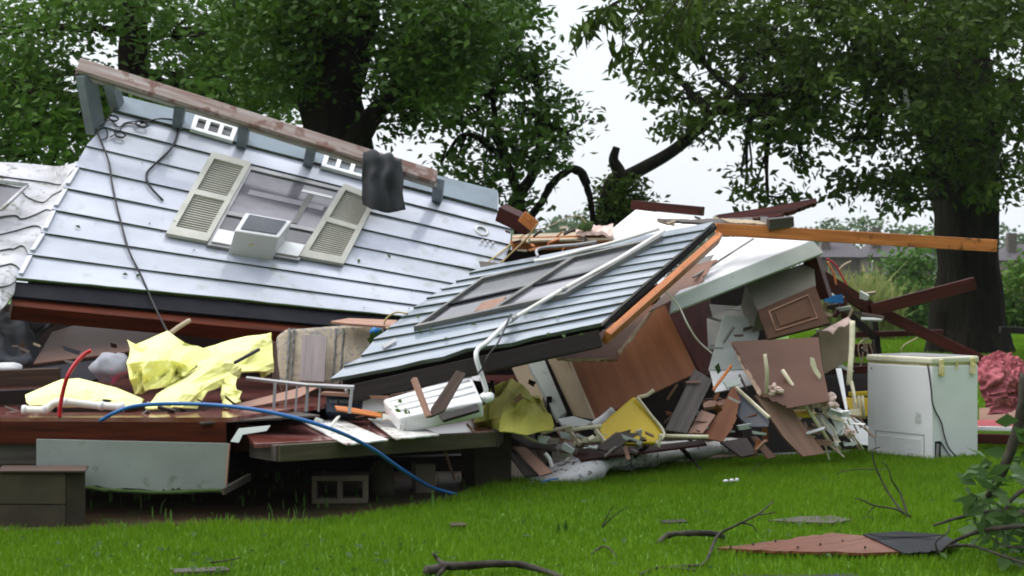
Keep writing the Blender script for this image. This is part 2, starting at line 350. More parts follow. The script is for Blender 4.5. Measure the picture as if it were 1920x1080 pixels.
woodpoly = [G(1400, 1022, .03), G(1560, 1004, .03), G(1760, 1008, .03), G(1740, 1026, .03), G(1500, 1026, .03)]
frz = None
def grass(name, n, d0, d1, x0, x1, h, w, label, mat, avoid=(), hv=.5, seed=1, clump=True):
    r = np.random.default_rng(seed)
    y = np.sqrt(r.uniform(d0 ** 2, d1 ** 2, n)) ; u = r.uniform(x0, x1, n); x = (u - 960) / F * y
    keep = np.ones(n, bool)
    for pl in avoid: keep &= ~inpoly(x, y, pl)
    x, y = x[keep], y[keep]; n = len(x)
    nn = np.sin(x * 5.1 + 2 * np.sin(y * 3.3)) * np.sin(y * 4.3 + 1.7 * np.sin(x * 2.9)) * .5 + np.sin(x * 17 + y * 9) * np.sin(y * 21 - x * 6) * .3
    hh = h * (1 + hv * r.normal(0, .5, n) + .28 * nn).clip(.35, 2.4)
    a = r.uniform(0, 2 * np.pi, n); lean = r.normal(0, .35, n) * hh; b = r.uniform(0, 2 * np.pi, n)
    wx, wy = np.cos(a) * w / 2 * r.uniform(.6, 1.4, n), np.sin(a) * w / 2
    lx, ly = np.cos(b) * lean, np.sin(b) * lean
    V = np.zeros((n, 5, 3))
    V[:, 0] = np.c_[x - wx, y - wy, np.zeros(n)]; V[:, 1] = np.c_[x + wx, y + wy, np.zeros(n)]
    V[:, 2] = np.c_[x + wx * .8 + lx * .35, y + wy * .8 + ly * .35, hh * .6]; V[:, 3] = np.c_[x - wx * .8 + lx * .35, y - wy * .8 + ly * .35, hh * .6]
    V[:, 4] = np.c_[x + lx, y + ly, hh]
    i = np.arange(n)[:, None] * 5
    tri = np.stack([i + [0, 1, 2], i + [0, 2, 3], i + [3, 2, 4]], 1).reshape(-1, 3)
    big = np.sin(x * .9 + 1.3 * np.sin(y * .7)) * np.sin(y * 1.1 + x * .4); rn = np.clip(r.uniform(0, 1, n) ** 1.3 * .75 + .30 * (nn + .4) + .16 * big, 0, 1); hh = hh * (1 + .15 * big)
    V[:, 2:, 2] *= (1 + .15 * big)[:, None]
    return rawmesh(name, V.reshape(-1, 3), tri, mat, np.repeat(rn, 3))
def rawmesh(name, V, T, mat, rnd, parent=None, org=None):
    me = bpy.data.meshes.new(name); k = T.shape[1]
    if org is not None: V = V - np.array(org)
    me.vertices.add(len(V)); me.vertices.foreach_set('co', V.astype(np.float32).ravel())
    me.loops.add(T.size); me.loops.foreach_set('vertex_index', T.astype(np.int32).ravel())
    me.polygons.add(len(T)); me.polygons.foreach_set('loop_start', np.arange(len(T), dtype=np.int32) * k)
    try: me.polygons.foreach_set('loop_total', np.full(len(T), k, np.int32))
    except Exception: pass
    me.update(calc_edges=True)
    at = me.attributes.new('rnd', 'FLOAT', 'FACE'); at.data.foreach_set('value', rnd.astype(np.float32))
    me.materials.append(mat); o = bpy.data.objects.new(name, me); COL.objects.link(o)
    if parent: o.parent = parent
    elif org is not None: o.location = org
    return o
GR = LEAF('grass_blade', (.078, .172, .006), (.16, .29, .013), trans=.35, rough=.5)
wp = [(p.x, p.y) for p in woodpoly]
g1 = grass('lawn_grass', 330000, 7.4, 15.5, -80, 2000, .042, .0055, '', GR, (mudpoly, wp), seed=1)
tag(g1, 'short bright green lawn grass in front of the wreckage', 'grass', kind='stuff')
g2 = grass('field_grass', 120000, 15.5, 45, 1480, 2150, .06, .016, '', GR, (mudpoly,), seed=2)
tag(g2, 'green lawn grass behind the chest freezer and around the big tree', 'grass', kind='stuff')
g3 = grass('weeds', 260, 9.2, 12.3, 120, 960, .06, .011, '', LEAF('weed_blade', (.07, .17, .02), (.12, .25, .05)), (), hv=.8, seed=5)
tag(g3, 'sparse weeds sprouting from the mud along the house edge', 'weeds', kind='stuff')

# ------------------------------------------------------------------ leaves and trees
def leafcloud(centers, sig, per, size, r, flat=.6, droop=0.0, aspect=.5):
    """centers (n,3), returns V, T, rnd for n*per pointed leaves"""
    n = len(centers); C = np.repeat(centers, per, 0); m = len(C)
    C = C + r.normal(0, 1, (m, 3)) * np.array([sig, sig, sig * flat])
    S = size * r.uniform(.6, 1.3, m)
    ax = r.normal(0, 1, (m, 3)); ax[:, 2] = ax[:, 2] * .6 - droop; ax /= np.linalg.norm(ax, axis=1)[:, None]
    nr = r.normal(0, 1, (m, 3)); nr[:, 2] += .8; sd_ = np.cross(ax, nr); sd_ /= np.linalg.norm(sd_, axis=1)[:, None]; up = np.cross(sd_, ax)
    w = (S * aspect / 2)[:, None]; L = S[:, None]
    V = np.stack([C, C + ax * L * .45 + sd_ * w + up * w * .35, C + ax * L, C + ax * L * .45 - sd_ * w + up * w * .35], 1)
    i = np.arange(m)[:, None] * 4; T = np.stack([i + [0, 1, 2], i + [0, 2, 3]], 1).reshape(-1, 3)
    cr_ = np.repeat(r.uniform(0, 1, n), per)
    return V.reshape(-1, 3), T, np.repeat(np.clip(.55 * cr_ + .45 * r.uniform(0, 1, m), 0, 1), 2)
def tree(name, label, trunk, ells, d, spread, ncl, per, leaf, lm, bm='bark', sig=.3, group=None, seed=0, droop=0.1, limbs=True, cat='tree', aspect=.5):
    r = np.random.default_rng(seed); rr = random.Random(seed)
    base = P(*trunk[0][0][:3]); t = thing(name, label, cat, (base.x, base.y, 0), group)
    tv = []
    tp = []
    for line in trunk:
        pts = [P(q[0], q[1], q[2]) for q in line]; rad = [q[3] / F * q[2] for q in line]
        # tube with radius per point
        vs, fs = [], []; sp = smoothline(pts, 6); rp_ = []
        for i in range(len(rad) - 1): rp_ += [rad[i] + (rad[i + 1] - rad[i]) * k / 6 for k in range(6)]
        rp_.append(rad[-1]); n = 16
        for i, p in enumerate(sp):
            tg = (sp[min(i + 1, len(sp) - 1)] - sp[max(i - 1, 0)]).normalized(); a = tg.cross(Vector((.1, 1, .05))).normalized(); b = tg.cross(a)
            for k in range(n):
                an = 2 * math.pi * k / n; q = rp_[i] * (1 + .10 * math.sin(an * 5 + p.z) * min(1, rp_[i] * 3) + .18 * noise.noise(Vector((math.cos(an) * 1.5, math.sin(an) * 1.5, p.z * 1.2 + seed))))
                vs.append(p + (a * math.cos(an) + b * math.sin(an)) * q)
        for i in range(len(sp) - 1):
            for k in range(n): fs.append([i * n + k, i * n + (k + 1) % n, (i + 1) * n + (k + 1) % n, (i + 1) * n + k])
        fs += [list(range(n))[::-1], [(len(sp) - 1) * n + k for k in range(n)]]
        tv.append((vs, fs)); tp += sp[len(sp) // 3:]
    cs = []
    tot = sum(e_[2] * e_[3] for e_ in ells)
    for (cx, cy, rx, ry) in ells:
        k = max(3, int(ncl * rx * ry / tot)); v = r.normal(0, 1, (k, 3)); v /= np.linalg.norm(v, axis=1)[:, None]; v *= r.uniform(.15, 1, (k, 1)) ** (1 / 2.4)
        dd = d + v[:, 1] * spread * min(1, rx / 120 + .3)
        X = (cx + v[:, 0] * rx - 960) / F * dd; Z = EYE - (cy + v[:, 2] * ry - 520) / F * dd
        cs.append(np.c_[X, dd, Z])
        c = P(cx, cy, d)
        if limbs:
            s = min(tp, key=lambda q: (q - c).length + (3 if q.z > c.z else 0))
            mid = s.lerp(c, .5) + Vector((rr.uniform(-.3, .3), rr.uniform(-.3, .3), rr.uniform(-.1, .4)))
            L0 = (c - s).length; tv.append(tube([s, mid, c], min(.13, .035 + L0 * .02), 6, 5, .02))
            for j in range(min(k, 9)):
                e2 = Vector(cs[-1][j]); m2 = c.lerp(e2, .5) + Vector((rr.uniform(-.15, .15), 0, rr.uniform(-.1, .15)))
                tv.append(tube([c if j % 2 else mid, m2, e2], .025, 5, 4, .008))
    part('trunk', t, join(*tv), bm, smooth=True)
    if ells:
        V, T, rn = leafcloud(np.concatenate(cs), sig, per, leaf, r, droop=droop, aspect=aspect)
        rawmesh('crown', V, T, lm, rn, t, (base.x, base.y, 0)).location = (0, 0, 0)
    return t
LD = LEAF('leaf_dark', (.024, .056, .007), (.062, .13, .013)); LM = LEAF('leaf_mid', (.045, .105, .014), (.095, .185, .024)); LK = LEAF('leaf_deep', (.020, .040, .004), (.060, .105, .010), rough=.6)
tree('shade_tree', 'leafy tree with reddish trunk rising behind the left end of the fallen wall', [[(248, 540, 24, 30), (250, 150, 24, 27), (252, 60, 24, 24), (258, -120, 24, 20)]],
     [(40, 60, 150, 80), (50, 170, 130, 60), (90, 235, 110, 50), (380, 60, 160, 90), (420, 180, 140, 80), (330, 210, 150, 70), (200, -20, 150, 60), (60, 290, 120, 60), (460, 250, 90, 50), (-40, 200, 80, 100), (180, 190, 70, 60)],
     24, 2.2, 400, 50, .145, LM, 'barkred', sig=.26, seed=3)
tree('shade_tree', 'massive dark trunked tree behind the middle of the fallen wall', [[(640, 560, 21, 78), (635, 290, 21, 66), (615, 170, 21, 58), (610, 90, 21, 52), (580, -60, 21, 34)], [(640, 170, 21, 40), (665, 80, 20.6, 34), (700, -60, 20.5, 22)], [(650, 290, 20.8, 30), (690, 230, 20.4, 22), (740, 170, 20.2, 12), (800, 120, 20, 5)]],
     [(560, 20, 110, 60), (785, 50, 90, 80), (820, 110, 90, 90), (520, 120, 60, 90), (860, 30, 90, 60), (680, -30, 160, 50), (760, 160, 70, 60), (755, 215, 40, 26), (500, 30, 70, 60)],
     20.5, 1.6, 300, 50, .125, LD, sig=.22, seed=4)
tree('broadleaf_tree', 'slender forked tree standing against white sky beside the end of the fallen wall', [[(985, 560, 25, 17), (975, 400, 25, 13), (975, 365, 25, 12), (1000, 325, 25, 9), (1015, 240, 25, 7), (1000, 120, 25, 6)], [(975, 370, 25, 10), (950, 300, 25, 7), (925, 200, 25, 6), (920, 60, 25, 5)]],
     [(935, 60, 80, 90), (1005, 140, 60, 60), (890, 140, 90, 80), (1000, 220, 90, 50), (1060, 245, 75, 32), (880, 230, 95, 50), (830, 300, 60, 24), (940, 290, 80, 36), (1030, 300, 50, 25), (900, 350, 40, 16), (930, 10, 90, 60), (810, 170, 60, 60), (970, 380, 30, 20)],
     25, 1.6, 150, 42, .155, LD, sig=.19, droop=.4, seed=5)
tree('broken_tree', 'storm broken tree stub with one long bare limb reaching right into the big crown', [[(1140, 560, 27, 26), (1142, 420, 27, 22), (1150, 350, 27, 20), (1160, 325, 27, 14), (1150, 300, 27, 10), (1156, 276, 27, 7)], [(1150, 345, 27, 15), (1200, 318, 27, 13), (1250, 290, 27, 12), (1290, 260, 27, 11), (1330, 220, 27, 8), (1400, 140, 27, 6)]],
     [(1160, 375, 34, 34), (1175, 345, 20, 15), (1150, 405, 36, 18), (1190, 390, 22, 20)], 27, .5, 60, 45, .11, LK, sig=.16, seed=6, limbs=False)
one('broken_branch', 'bare arched branch snapped over between the forked tree and the broken stub', 'branch', join(tube([P(*q) for q in ((985, 420, 25.5), (1015, 380, 25.5), (1035, 345, 25.5), (1062, 322, 25.5), (1082, 318, 25.5), (1098, 345, 25.5), (1108, 380, 25.5), (1113, 430, 25.5))], .065, 8, 6, .05, rough=.4),
     tube([P(1078, 318, 25.5), P(1090, 324, 25.6), P(1100, 345, 25.5)], .075, 8)), 'bark', smooth=True)
tree('shade_tree', 'huge tree on the right with thick trunk and wide dark hanging crown', [[(1815, 690, 32, 100), (1818, 640, 32, 76), (1818, 600, 32, 64), (1816, 500, 32, 56), (1815, 380, 32, 60), (1800, 300, 32, 64), (1795, 150, 32, 60), (1790, -100, 32, 50)], [(1790, 320, 31.5, 34), (1720, 200, 31, 26), (1660, 60, 30, 18)], [(1830, 300, 32, 30), (1900, 150, 32, 20)], [(1780, 180, 30, 22), (1640, 130, 28, 15), (1480, 170, 27.4, 11), (1330, 215, 27, 7)]],
     [(1290, 40, 130, 55), (1230, 140, 60, 30), (1400, 110, 150, 80), (1290, 185, 90, 34), (1330, 240, 90, 26), (1560, 60, 180, 90), (1570, 180, 140, 60), (1450, 220, 110, 40), (1750, 60, 150, 90), (1880, 90, 100, 120), (1720, 200, 130, 70), (1860, 230, 90, 80),
      (1640, 260, 100, 36), (1715, 320, 80, 60), (1690, 380, 50, 26), (1400, 325, 24, 32), (1480, 245, 70, 28), (1880, 320, 60, 40), (1610, 350, 60, 24), (1440, 368, 34, 10), (1400, 20, 200, 50), (1700, -20, 250, 50), (1500, 290, 40, 24), (1850, 330, 40, 50), (1790, 340, 40, 30)],
     28.5, 2.6, 455, 40, .18, LK, sig=.21, seed=8, droop=.5)
# near hanging twig at top
r_ = np.random.default_rng(4)
hang = thing('hanging_branch', 'long leaved hanging branch at the top of the gap of white sky', 'branch', P(1180, 20, 16))
hp = [[(1300, -60), (1180, -10), (1100, 40), (1085, 62)], [(1300, -60), (1200, 20), (1160, 100)], [(1290, -30), (1240, 40), (1180, 105)], [(1250, -50), (1150, 10), (1110, 30)], [(1300, -20), (1260, 60), (1225, 120)], [(1320, -40), (1280, 40), (1262, 90)]]
hc = np.array([tuple(p) for l in hp for p in smoothline([P(x, y, 16) for x, y in l], 8)[4:]])
part('stem', hang, join(*[tube([P(x, y, 16) for x, y in l], .014, 5, 6, .005) for l in hp]), 'twig', smooth=True)
V, T, rn = leafcloud(hc, .08, 4, .20, r_, droop=1.3, aspect=.26); rawmesh('foliage', V, T, LK, rn, hang, tuple(hang.location)).location = (0, 0, 0)
one('plastic_scrap', 'torn white plastic scrap caught in the crown of the big right tree', 'scrap', sheet([[P(1694, 168, 27.5), P(1700, 166, 27.5)], [P(1694, 205, 27.6), P(1706, 200, 27.4)], [P(1700, 222, 27.5), P(1708, 218, 27.5)]], 8, 10, .01, .05), 'offwhite', smooth=True)

# shrubs and field behind
def shrub(label, ells, d, ncl, leaf, lm, seed, spread=1.2, name='shrub', droop=0, aspect=.5, sig=.25):
    cx = ells[0][0]; return tree(name, label, [[(cx, 520 + EYE * F / d, d, 3), (cx, ells[0][1], d, 2)]], ells, d, spread, ncl, 34, leaf, lm, seed=seed, sig=sig, limbs=False, cat='shrub', group='shrubs beyond the lawn', aspect=aspect)
LS = LEAF('shrub_leaf', (.06, .12, .03), (.10, .20, .04))
shrub('tall green bush left of the big trunk, behind the red rafters', [(1700, 540, 50, 70), (1680, 590, 60, 40), (1720, 480, 25, 40), (1740, 590, 50, 50)], 44, 110, .2, LS, 21)
shrub('dark green bush right of the big trunk', [(1900, 560, 50, 60), (1960, 540, 60, 80), (1890, 600, 50, 30)], 46, 100, .2, LM, 22)
shrub('low dense bush behind the foot of the big trunk', [(1800, 590, 90, 40), (1700, 620, 60, 20)], 48, 90, .2, LM, 23)
tg = grass('tall_grass', 2600, 38, 41, 1540, 1680, 1.05, .06, '', LEAF('tall_blade', (.12, .2, .04), (.30, .30, .12)), (), hv=.5, seed=9)
tag(tg, 'tall pale grass stand behind the red rafters', 'grass', kind='stuff')
cf = grass('crop_field', 26000, 60, 75, 1300, 2150, 1.0, .3, '', LEAF('crop_blade', (.14, .15, .05), (.28, .26, .11)), (), seed=10)
tag(cf, 'pale crop field in front of the far houses', 'field', kind='stuff')
FW = LEAF('far_leaf', (.055, .10, .04), (.10, .155, .06))
n = 1500; X = rng.uniform(-40, 130, n); Yd = rng.uniform(235, 262, n)
top = 8.2 + 1.6 * np.sin(X * .21) * np.sin(X * .083 + 1) + 1.0 * np.sin(X * .6 + 2) + .6 * np.sin(X * 1.3)
Z = top * rng.uniform(0.05, 1, n) ** .6
V, T, rn = leafcloud(np.c_[X, Yd, Z], .9, 26, .8, rng, aspect=.8); w_ = rawmesh('far_wood', V, T, FW, rn)
tag(w_, 'hazy belt of trees along the horizon', 'wood', kind='stuff')
far_roof = MAT('far_roof', (.075, .066, .075), rough=.8); far_wall = MAT('far_brick', (.11, .085, .08), rough=.8)
def farhouse(label, x0, x1, ye, yr, d):
    a, b = P(x0, ye, d), P(x1, ye, d); D = 8; h = P(0, yr, d).z
    t = thing('brick_house', label, 'house', ((a.x + b.x) / 2, d + D / 2, 0), 'far houses beyond the field')
    W = lambda x, y, z: Vector((x, y, z))
    part('wall', t, hexa([W(a.x, d, 0), W(b.x, d, 0), W(b.x, d + D, 0), W(a.x, d + D, 0)], [W(a.x, d, a.z), W(b.x, d, a.z), W(b.x, d + D, a.z), W(a.x, d + D, a.z)]), far_wall)
    i = (b.x - a.x) * .22
    rf = part('roof', t, ([W(a.x - .4, d - .4, a.z), W(b.x + .4, d - .4, a.z), W(b.x + .4, d + D + .4, a.z), W(a.x - .4, d + D + .4, a.z), W(a.x + i, d + D / 2, h), W(b.x - i, d + D / 2, h)], [[0, 1, 5, 4], [1, 2, 5], [2, 3, 4, 5], [3, 0, 4], [3, 2, 1, 0]]), far_roof)
    c = W(a.x + i * .8, d + 2, h - .3); part('chimney', rf, beam(c - W(0, 0, 1.5), c + W(0, 0, 1.4), .9, .9), far_wall)
    for k in range(3):
        x = a.x + (b.x - a.x) * (.2 + .27 * k); part('window', t, hexa([W(x, d - .05, .9), W(x + 1.1, d - .05, .9), W(x + 1.1, d, .9), W(x, d, .9)], [W(x, d - .05, 2.2), W(x + 1.1, d - .05, 2.2), W(x + 1.1, d, 2.2), W(x, d, 2.2)]), 'glass')
farhouse('far house with a mauve grey roof just right of the white slab', 1540, 1622, 482, 450, 170)
farhouse('far house with a grey roof beside the big trunk', 1630, 1745, 482, 446, 165)
farhouse('far house right of the big trunk', 1890, 1990, 488, 456, 168)
t = thing('yard_lamp', 'small lit yard lamp in front of the far houses', 'lamp', G(1635, 560)); q = P(1635, 489, t.location.y)
part('post', t, tube([t.location, q], .05, 6), 'metal')
lm = bpy.data.materials.new('lamp_glow'); lm.use_nodes = True; lm.node_tree.nodes['Principled BSDF'].inputs['Emission Color'].default_value = (1, .9, .75, 1); lm.node_tree.nodes['Principled BSDF'].inputs['Emission Strength'].default_value = 1.6
part('bulb', t, ball(q, .07, .07, .07), lm, smooth=True)

# ------------------------------------------------------------------ the fallen wall
W1 = Plane((30, 525, 12.0), (200, 190, 13.8), (950, 620, 13.6))
LL = [(226, 185), (212, 210), (192, 240), (161, 276), (140, 315), (118, 355), (96, 396), (76, 439), (52, 480), (30, 524)]
RR = [(934, 362), (934, 399), (958, 432), (955, 461), (946, 490), (936, 517), (930, 548), (925, 568), (920, 592), (915, 612)]
wall = thing('collapsed_wall', 'large fallen house wall of pale blue lap siding leaning back on the rubble', 'wall', (W1.at(500, 560).x, W1.at(500, 560).y, 0))
def courses(pl, Ls, Rs, lip=.021, hole=None, gap=.012, rag=None):
    vf, fm = ([], []), []
    vs, fs = vf
    for i in range(len(Ls) - 1):
        (ax, ay), (bx, by) = Ls[i], Rs[i]; (cx, cy), (dx, dy) = Ls[i + 1], Rs[i + 1]
        nseg = 12; k0 = len(vs)
        for j in range(nseg + 1):
            t = j / nseg; w = noise.noise(Vector((t * 4, i * 3.1, 0))) * .006
            rg = (rag(i, j) if rag else 0)
            vs += [pl.at(ax + (bx - ax) * t, ay + (by - ay) * t, 0.002), pl.at(cx + (dx - cx) * t, cy + (dy - cy) * t + rg, lip + w),
                   pl.at(cx + (dx - cx) * t, cy + (dy - cy) * t + rg, -.012), pl.at(ax + (bx - ax) * t, ay + (by - ay) * t, -.012)]
        for j in range(nseg):
            a = k0 + 4 * j
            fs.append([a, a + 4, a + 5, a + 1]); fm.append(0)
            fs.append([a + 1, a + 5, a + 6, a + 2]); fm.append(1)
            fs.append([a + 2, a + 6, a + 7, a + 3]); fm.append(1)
        fs.append([k0, k0 + 1, k0 + 2, k0 + 3]); fm.append(0); a = k0 + 4 * nseg; fs.append([a + 3, a + 2, a + 1, a]); fm.append(0)
    return vf, fm
def at1(x, y, o=0.0): return W1.at(x, y, o)
vf, fm = courses(W1, LL, RR)
fr1 = frame_of(at1(480, 400), at1(900, 590) - at1(60, 500), W1.n)
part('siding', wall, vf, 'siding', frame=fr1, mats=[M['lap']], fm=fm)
vf, fm = courses(W1, [(222, 180), (211, 211)], [(932, 359), (930, 398)], lip=.022)
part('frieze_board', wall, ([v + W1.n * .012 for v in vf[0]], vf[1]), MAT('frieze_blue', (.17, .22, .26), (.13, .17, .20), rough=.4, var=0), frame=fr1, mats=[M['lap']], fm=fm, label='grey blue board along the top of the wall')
# corner post strips at left edge
for i in range(4, 9): part('corner_trim', wall, beam(at1(LL[i][0] + 4, LL[i][1] + 4, .02), at1(LL[i + 1][0] + 8, LL[i + 1][1] - 5, .03), .035, .02), 'siding')
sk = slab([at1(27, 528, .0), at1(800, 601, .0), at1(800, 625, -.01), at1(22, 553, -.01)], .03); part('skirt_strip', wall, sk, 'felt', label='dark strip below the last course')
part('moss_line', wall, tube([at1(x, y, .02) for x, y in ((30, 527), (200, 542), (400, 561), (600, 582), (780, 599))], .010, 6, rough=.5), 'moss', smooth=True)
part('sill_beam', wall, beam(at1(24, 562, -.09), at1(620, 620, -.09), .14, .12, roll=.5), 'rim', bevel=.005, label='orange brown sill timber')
part('sheathing', wall, slab([at1(235, 190, -.03), at1(925, 368, -.03), at1(945, 480, -.03), at1(905, 610, -.03), at1(800, 612, -.03), at1(45, 540, -.03)], .05), 'darkwood')
# fascia and lookouts
fa, fb = at1(165, 205, .0), at1(815, 395, 0)
fA, fB = P(146, 122, fa.y - .35), P(818, 333, fb.y - .3)
fdir = (fB - fA).normalized()
fs_ = part('fascia_board', wall, beam(fA, fB, .05, .125, roll=-.5), 'peel', bevel=.006, label='long weathered board with peeling pink and white paint')
part('fascia_underside', wall, beam(fA + Vector((0, .03, -.075)), fB + Vector((0, .03, -.075)), .04, .035, roll=-.5), MAT('fascia_pale', (.40, .39, .36), (.24, .2, .17), scale=(3, 20, 20), rough=.6))
for (x0, y0, x1, y1, w) in ((158, 150, 182, 242, .16), (203, 160, 222, 196, .12), (330, 195, 335, 232, .13), (448, 234, 456, 268, .13), (576, 270, 580, 302, .13), (695, 310, 700, 345, .12), (822, 345, 822, 372, .10)):
    t_ = (x0 - 146) / (818 - 146); A = fA.lerp(fB, t_) + Vector((0, .02, -.05)); B = at1(x1, y1, -.03)
    part('lookout', wall, beam(A, B, .085, w, roll=.25), 'blueish', bevel=.003)
    if x0 < 170: part('lookout_edge', wall, beam(A + Vector((-.06, -.03, 0)), B + Vector((-.06, -.04, 0)), .03, .03), 'brownwood')
# eave vents
def vent(q, k=0):
    f = [at1(x, y, .02) for x, y in q]; n = W1.n
    def bl(u, v): return f[0].lerp(f[1], u).lerp(f[3].lerp(f[2], u), v)
    bars = []
    for (u0, v0, u1, v1) in ((0, 0, 1, .14), (0, .80, 1, 1), (0, .14, .10, .80), (.90, .14, 1, .80), (.29, .14, .385, .80), (.605, .14, .70, .80)):
        b = [bl(u0, v0), bl(u1, v0), bl(u1, v1), bl(u0, v1)]; bars.append(hexa(b, [p + n * .035 for p in b]))
    v = part('eave_vent', wall, join(*bars), 'plastic')
    for u in (.08, .37, .69):
        b = [bl(u, .14), bl(u + .23, .14), bl(u + .23, .80), bl(u, .80)]; part('pane', v, hexa(b, [p + n * .01 for p in b]), 'glassgrey')
vent([(363, 224), (443, 247), (434, 273), (354, 250)]); vent([(607, 294), (690, 318), (682, 342), (599, 319)])
# window
win = [(466, 318), (640, 360), (558, 495), (386, 466)]
def q4(pts, u, v, off=0):
    f = [at1(x, y, off) for x, y in pts]; return f[0].lerp(f[1], u).lerp(f[3].lerp(f[2], u), v)
def bar(pts, u0, v0, u1, v1, o0, o1):
    b = [(u0, v0), (u1, v0), (u1, v1), (u0, v1)]; return hexa([q4(pts, u, v, o0) for u, v in b], [q4(pts, u, v, o1) for u, v in b])
wf = part('window', wall, join(bar(win, 0, 0, 1, .04, .0, .045), bar(win, 0, .96, 1, 1, 0, .045), bar(win, 0, .04, .03, .96, 0, .045), bar(win, .97, .04, 1, .96, 0, .045)), 'metal')
part('pane', wf, bar(win, .03, .04, .97, .60, .018, .03), 'glass', label='upper grey glass pane', frame=fr1)
part('pane', wf, bar(win, .03, .60, .97, .88, .018, .026), 'glassdark', frame=fr1)
part('mid_rail', wf, bar(win, .03, .58, .97, .62, .03, .042), 'metal')
part('blind_strip', wf, bar(win, .12, .27, .93, .33, .031, .034), MAT('pale_blind', (.25, .245, .27), rough=.5))  # pale strips paint faint reflection stripes on the glass
part('blind_strip', wf, bar(win, .62, .12, .95, .15, .031, .034), 'white')
part('blind_cord', wf, bar(win, .70, .16, .76, .56, .031, .036), 'greyboard')  # grey upright bar over the upper pane
part('sill', wf, bar(win, .03, .82, .97, .97, .03, .06), 'white', label='wet white sill under the air conditioner')
# shutters
def shutter(q):
    vf = [bar(q, 0, 0, 1, .07, .02, .055), bar(q, 0, .91, 1, 1, .02, .055), bar(q, 0, .07, .13, .91, .02, .055), bar(q, .87, .07, 1, .91, .02, .055), bar(q, .13, .46, .87, .52, .02, .055)]
    s = part('shutter', wall, join(*vf), 'shutter')
    sl = []
    for (v0, v1) in ((.07, .46), (.52, .91)):
        nn = 15
        for k in range(nn):
            a = v0 + (v1 - v0) * k / nn; b = v0 + (v1 - v0) * (k + .9) / nn
            f = [q4(q, .13, a, .030), q4(q, .87, a, .030), q4(q, .87, b, .040), q4(q, .13, b, .040)]; g = [p - W1.n * .006 for p in f]; sl.append(hexa(g, f))
    part('backing', s, bar(q, .10, .05, .90, .93, .004, .02), 'shutter')
    part('louvre_panel', s, join(*sl), MAT('louvre', (.46, .455, .40), (.36, .355, .30), rough=.6))
shutter([(395, 293), (469, 313), (387, 461), (308, 446)]); shutter([(642, 352), (705, 378), (641, 503), (557, 488)])
# small fixtures at the right end
cxy = at1(902, 436, .02); ex, ey = (at1(912, 438) - at1(902, 436)).normalized(), None
ey = W1.n.cross(ex)
ring = []
for k in range(20): a = k / 20 * 2 * math.pi; ring.append(cxy + ex * math.cos(a) * .055 + ey * math.sin(a) * .055)
part('round_fitting', wall, tube(ring + [ring[0]], .012, 6, 2), 'plastic', smooth=True)
for k in range(3): p_ = at1(902 + 10 * k, 457 + 2 * k, .03); part('hook', wall, ball(p_, .013, .013, .02), 'plastic', smooth=True)
# the bent left end
rows = [[(-140, 292, .5), (0, 297, .5), (50, 302, .45), (100, 308, .2), (150, 300, 0), (160, 277, 0)],
        [(-140, 312, .4), (0, 330, .4), (60, 338, .35), (98, 344, .25), (122, 330, .08), (141, 315, 0)],
        [(-140, 352, .3), (0, 352, .3), (30, 368, .3), (62, 378, .25), (90, 366, .12), (118, 357, 0)],
        [(-140, 430, .2), (0, 404, .2), (25, 410, .2), (55, 402, .16), (80, 394, .08), (97, 397, 0)],
        [(-140, 470, .1), (0, 438, .12), (30, 430, .12), (55, 424, .1), (72, 428, .05), (76, 440, 0)],
        [(-140, 500, .05), (0, 470, .05), (20, 468, .05), (35, 462, .04), (45, 466, .02), (53, 481, 0)],
        [(-140, 530, 0), (0, 500, 0), (10, 498, 0), (20, 496, 0), (30, 500, 0), (38, 508, 0)],
        [(-140, 565, -.1), (0, 540, -.1), (8, 540, -.1), (16, 538, -.08), (24, 535, -.05), (30, 528, 0)],
        [(-140, 615, -.15), (0, 592, -.15), (5, 588, -.15), (12, 580, -.1), (20, 566, -.05), (26, 552, 0)]]
wl = thing('bent_wall', 'crumpled dirty white siding wall bending away at the far left', 'wall', (at1(0, 500).x, at1(0, 500).y, 0))
vs, fs, fmm = [], [], []
for i in range(len(rows) - 1):
    A = smoothline([at1(x, y, 0) + Vector((0, o, 0)) for x, y, o in rows[i]], 5); B = smoothline([at1(x, y, .015) + Vector((0, o, 0)) for x, y, o in rows[i + 1]], 5)
    C = [p - W1.n * .028 for p in B]; k = len(vs); m_ = len(A); vs += A + B + C
    for j in range(m_ - 1):
        fs += [[k + j, k + j + 1, k + m_ + j + 1, k + m_ + j], [k + m_ + j, k + m_ + j + 1, k + 2 * m_ + j + 1, k + 2 * m_ + j]]; fmm += [0, 1]
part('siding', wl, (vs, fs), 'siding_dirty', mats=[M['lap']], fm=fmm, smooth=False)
part('window', wl, slab([at1(-60, 345, .03), at1(0, 350, .03), at1(48, 358, .03), at1(18, 385, .03), at1(0, 398, .03), at1(-60, 420, .03)], .02), 'glass')
part('window_trim', wl, join(beam(at1(-60, 342, .045), at1(50, 355, .045), .03, .03)[0], beam(at1(50, 355, .045), at1(0, 402, .045), .03, .02)[0]), 'siding_dirty')
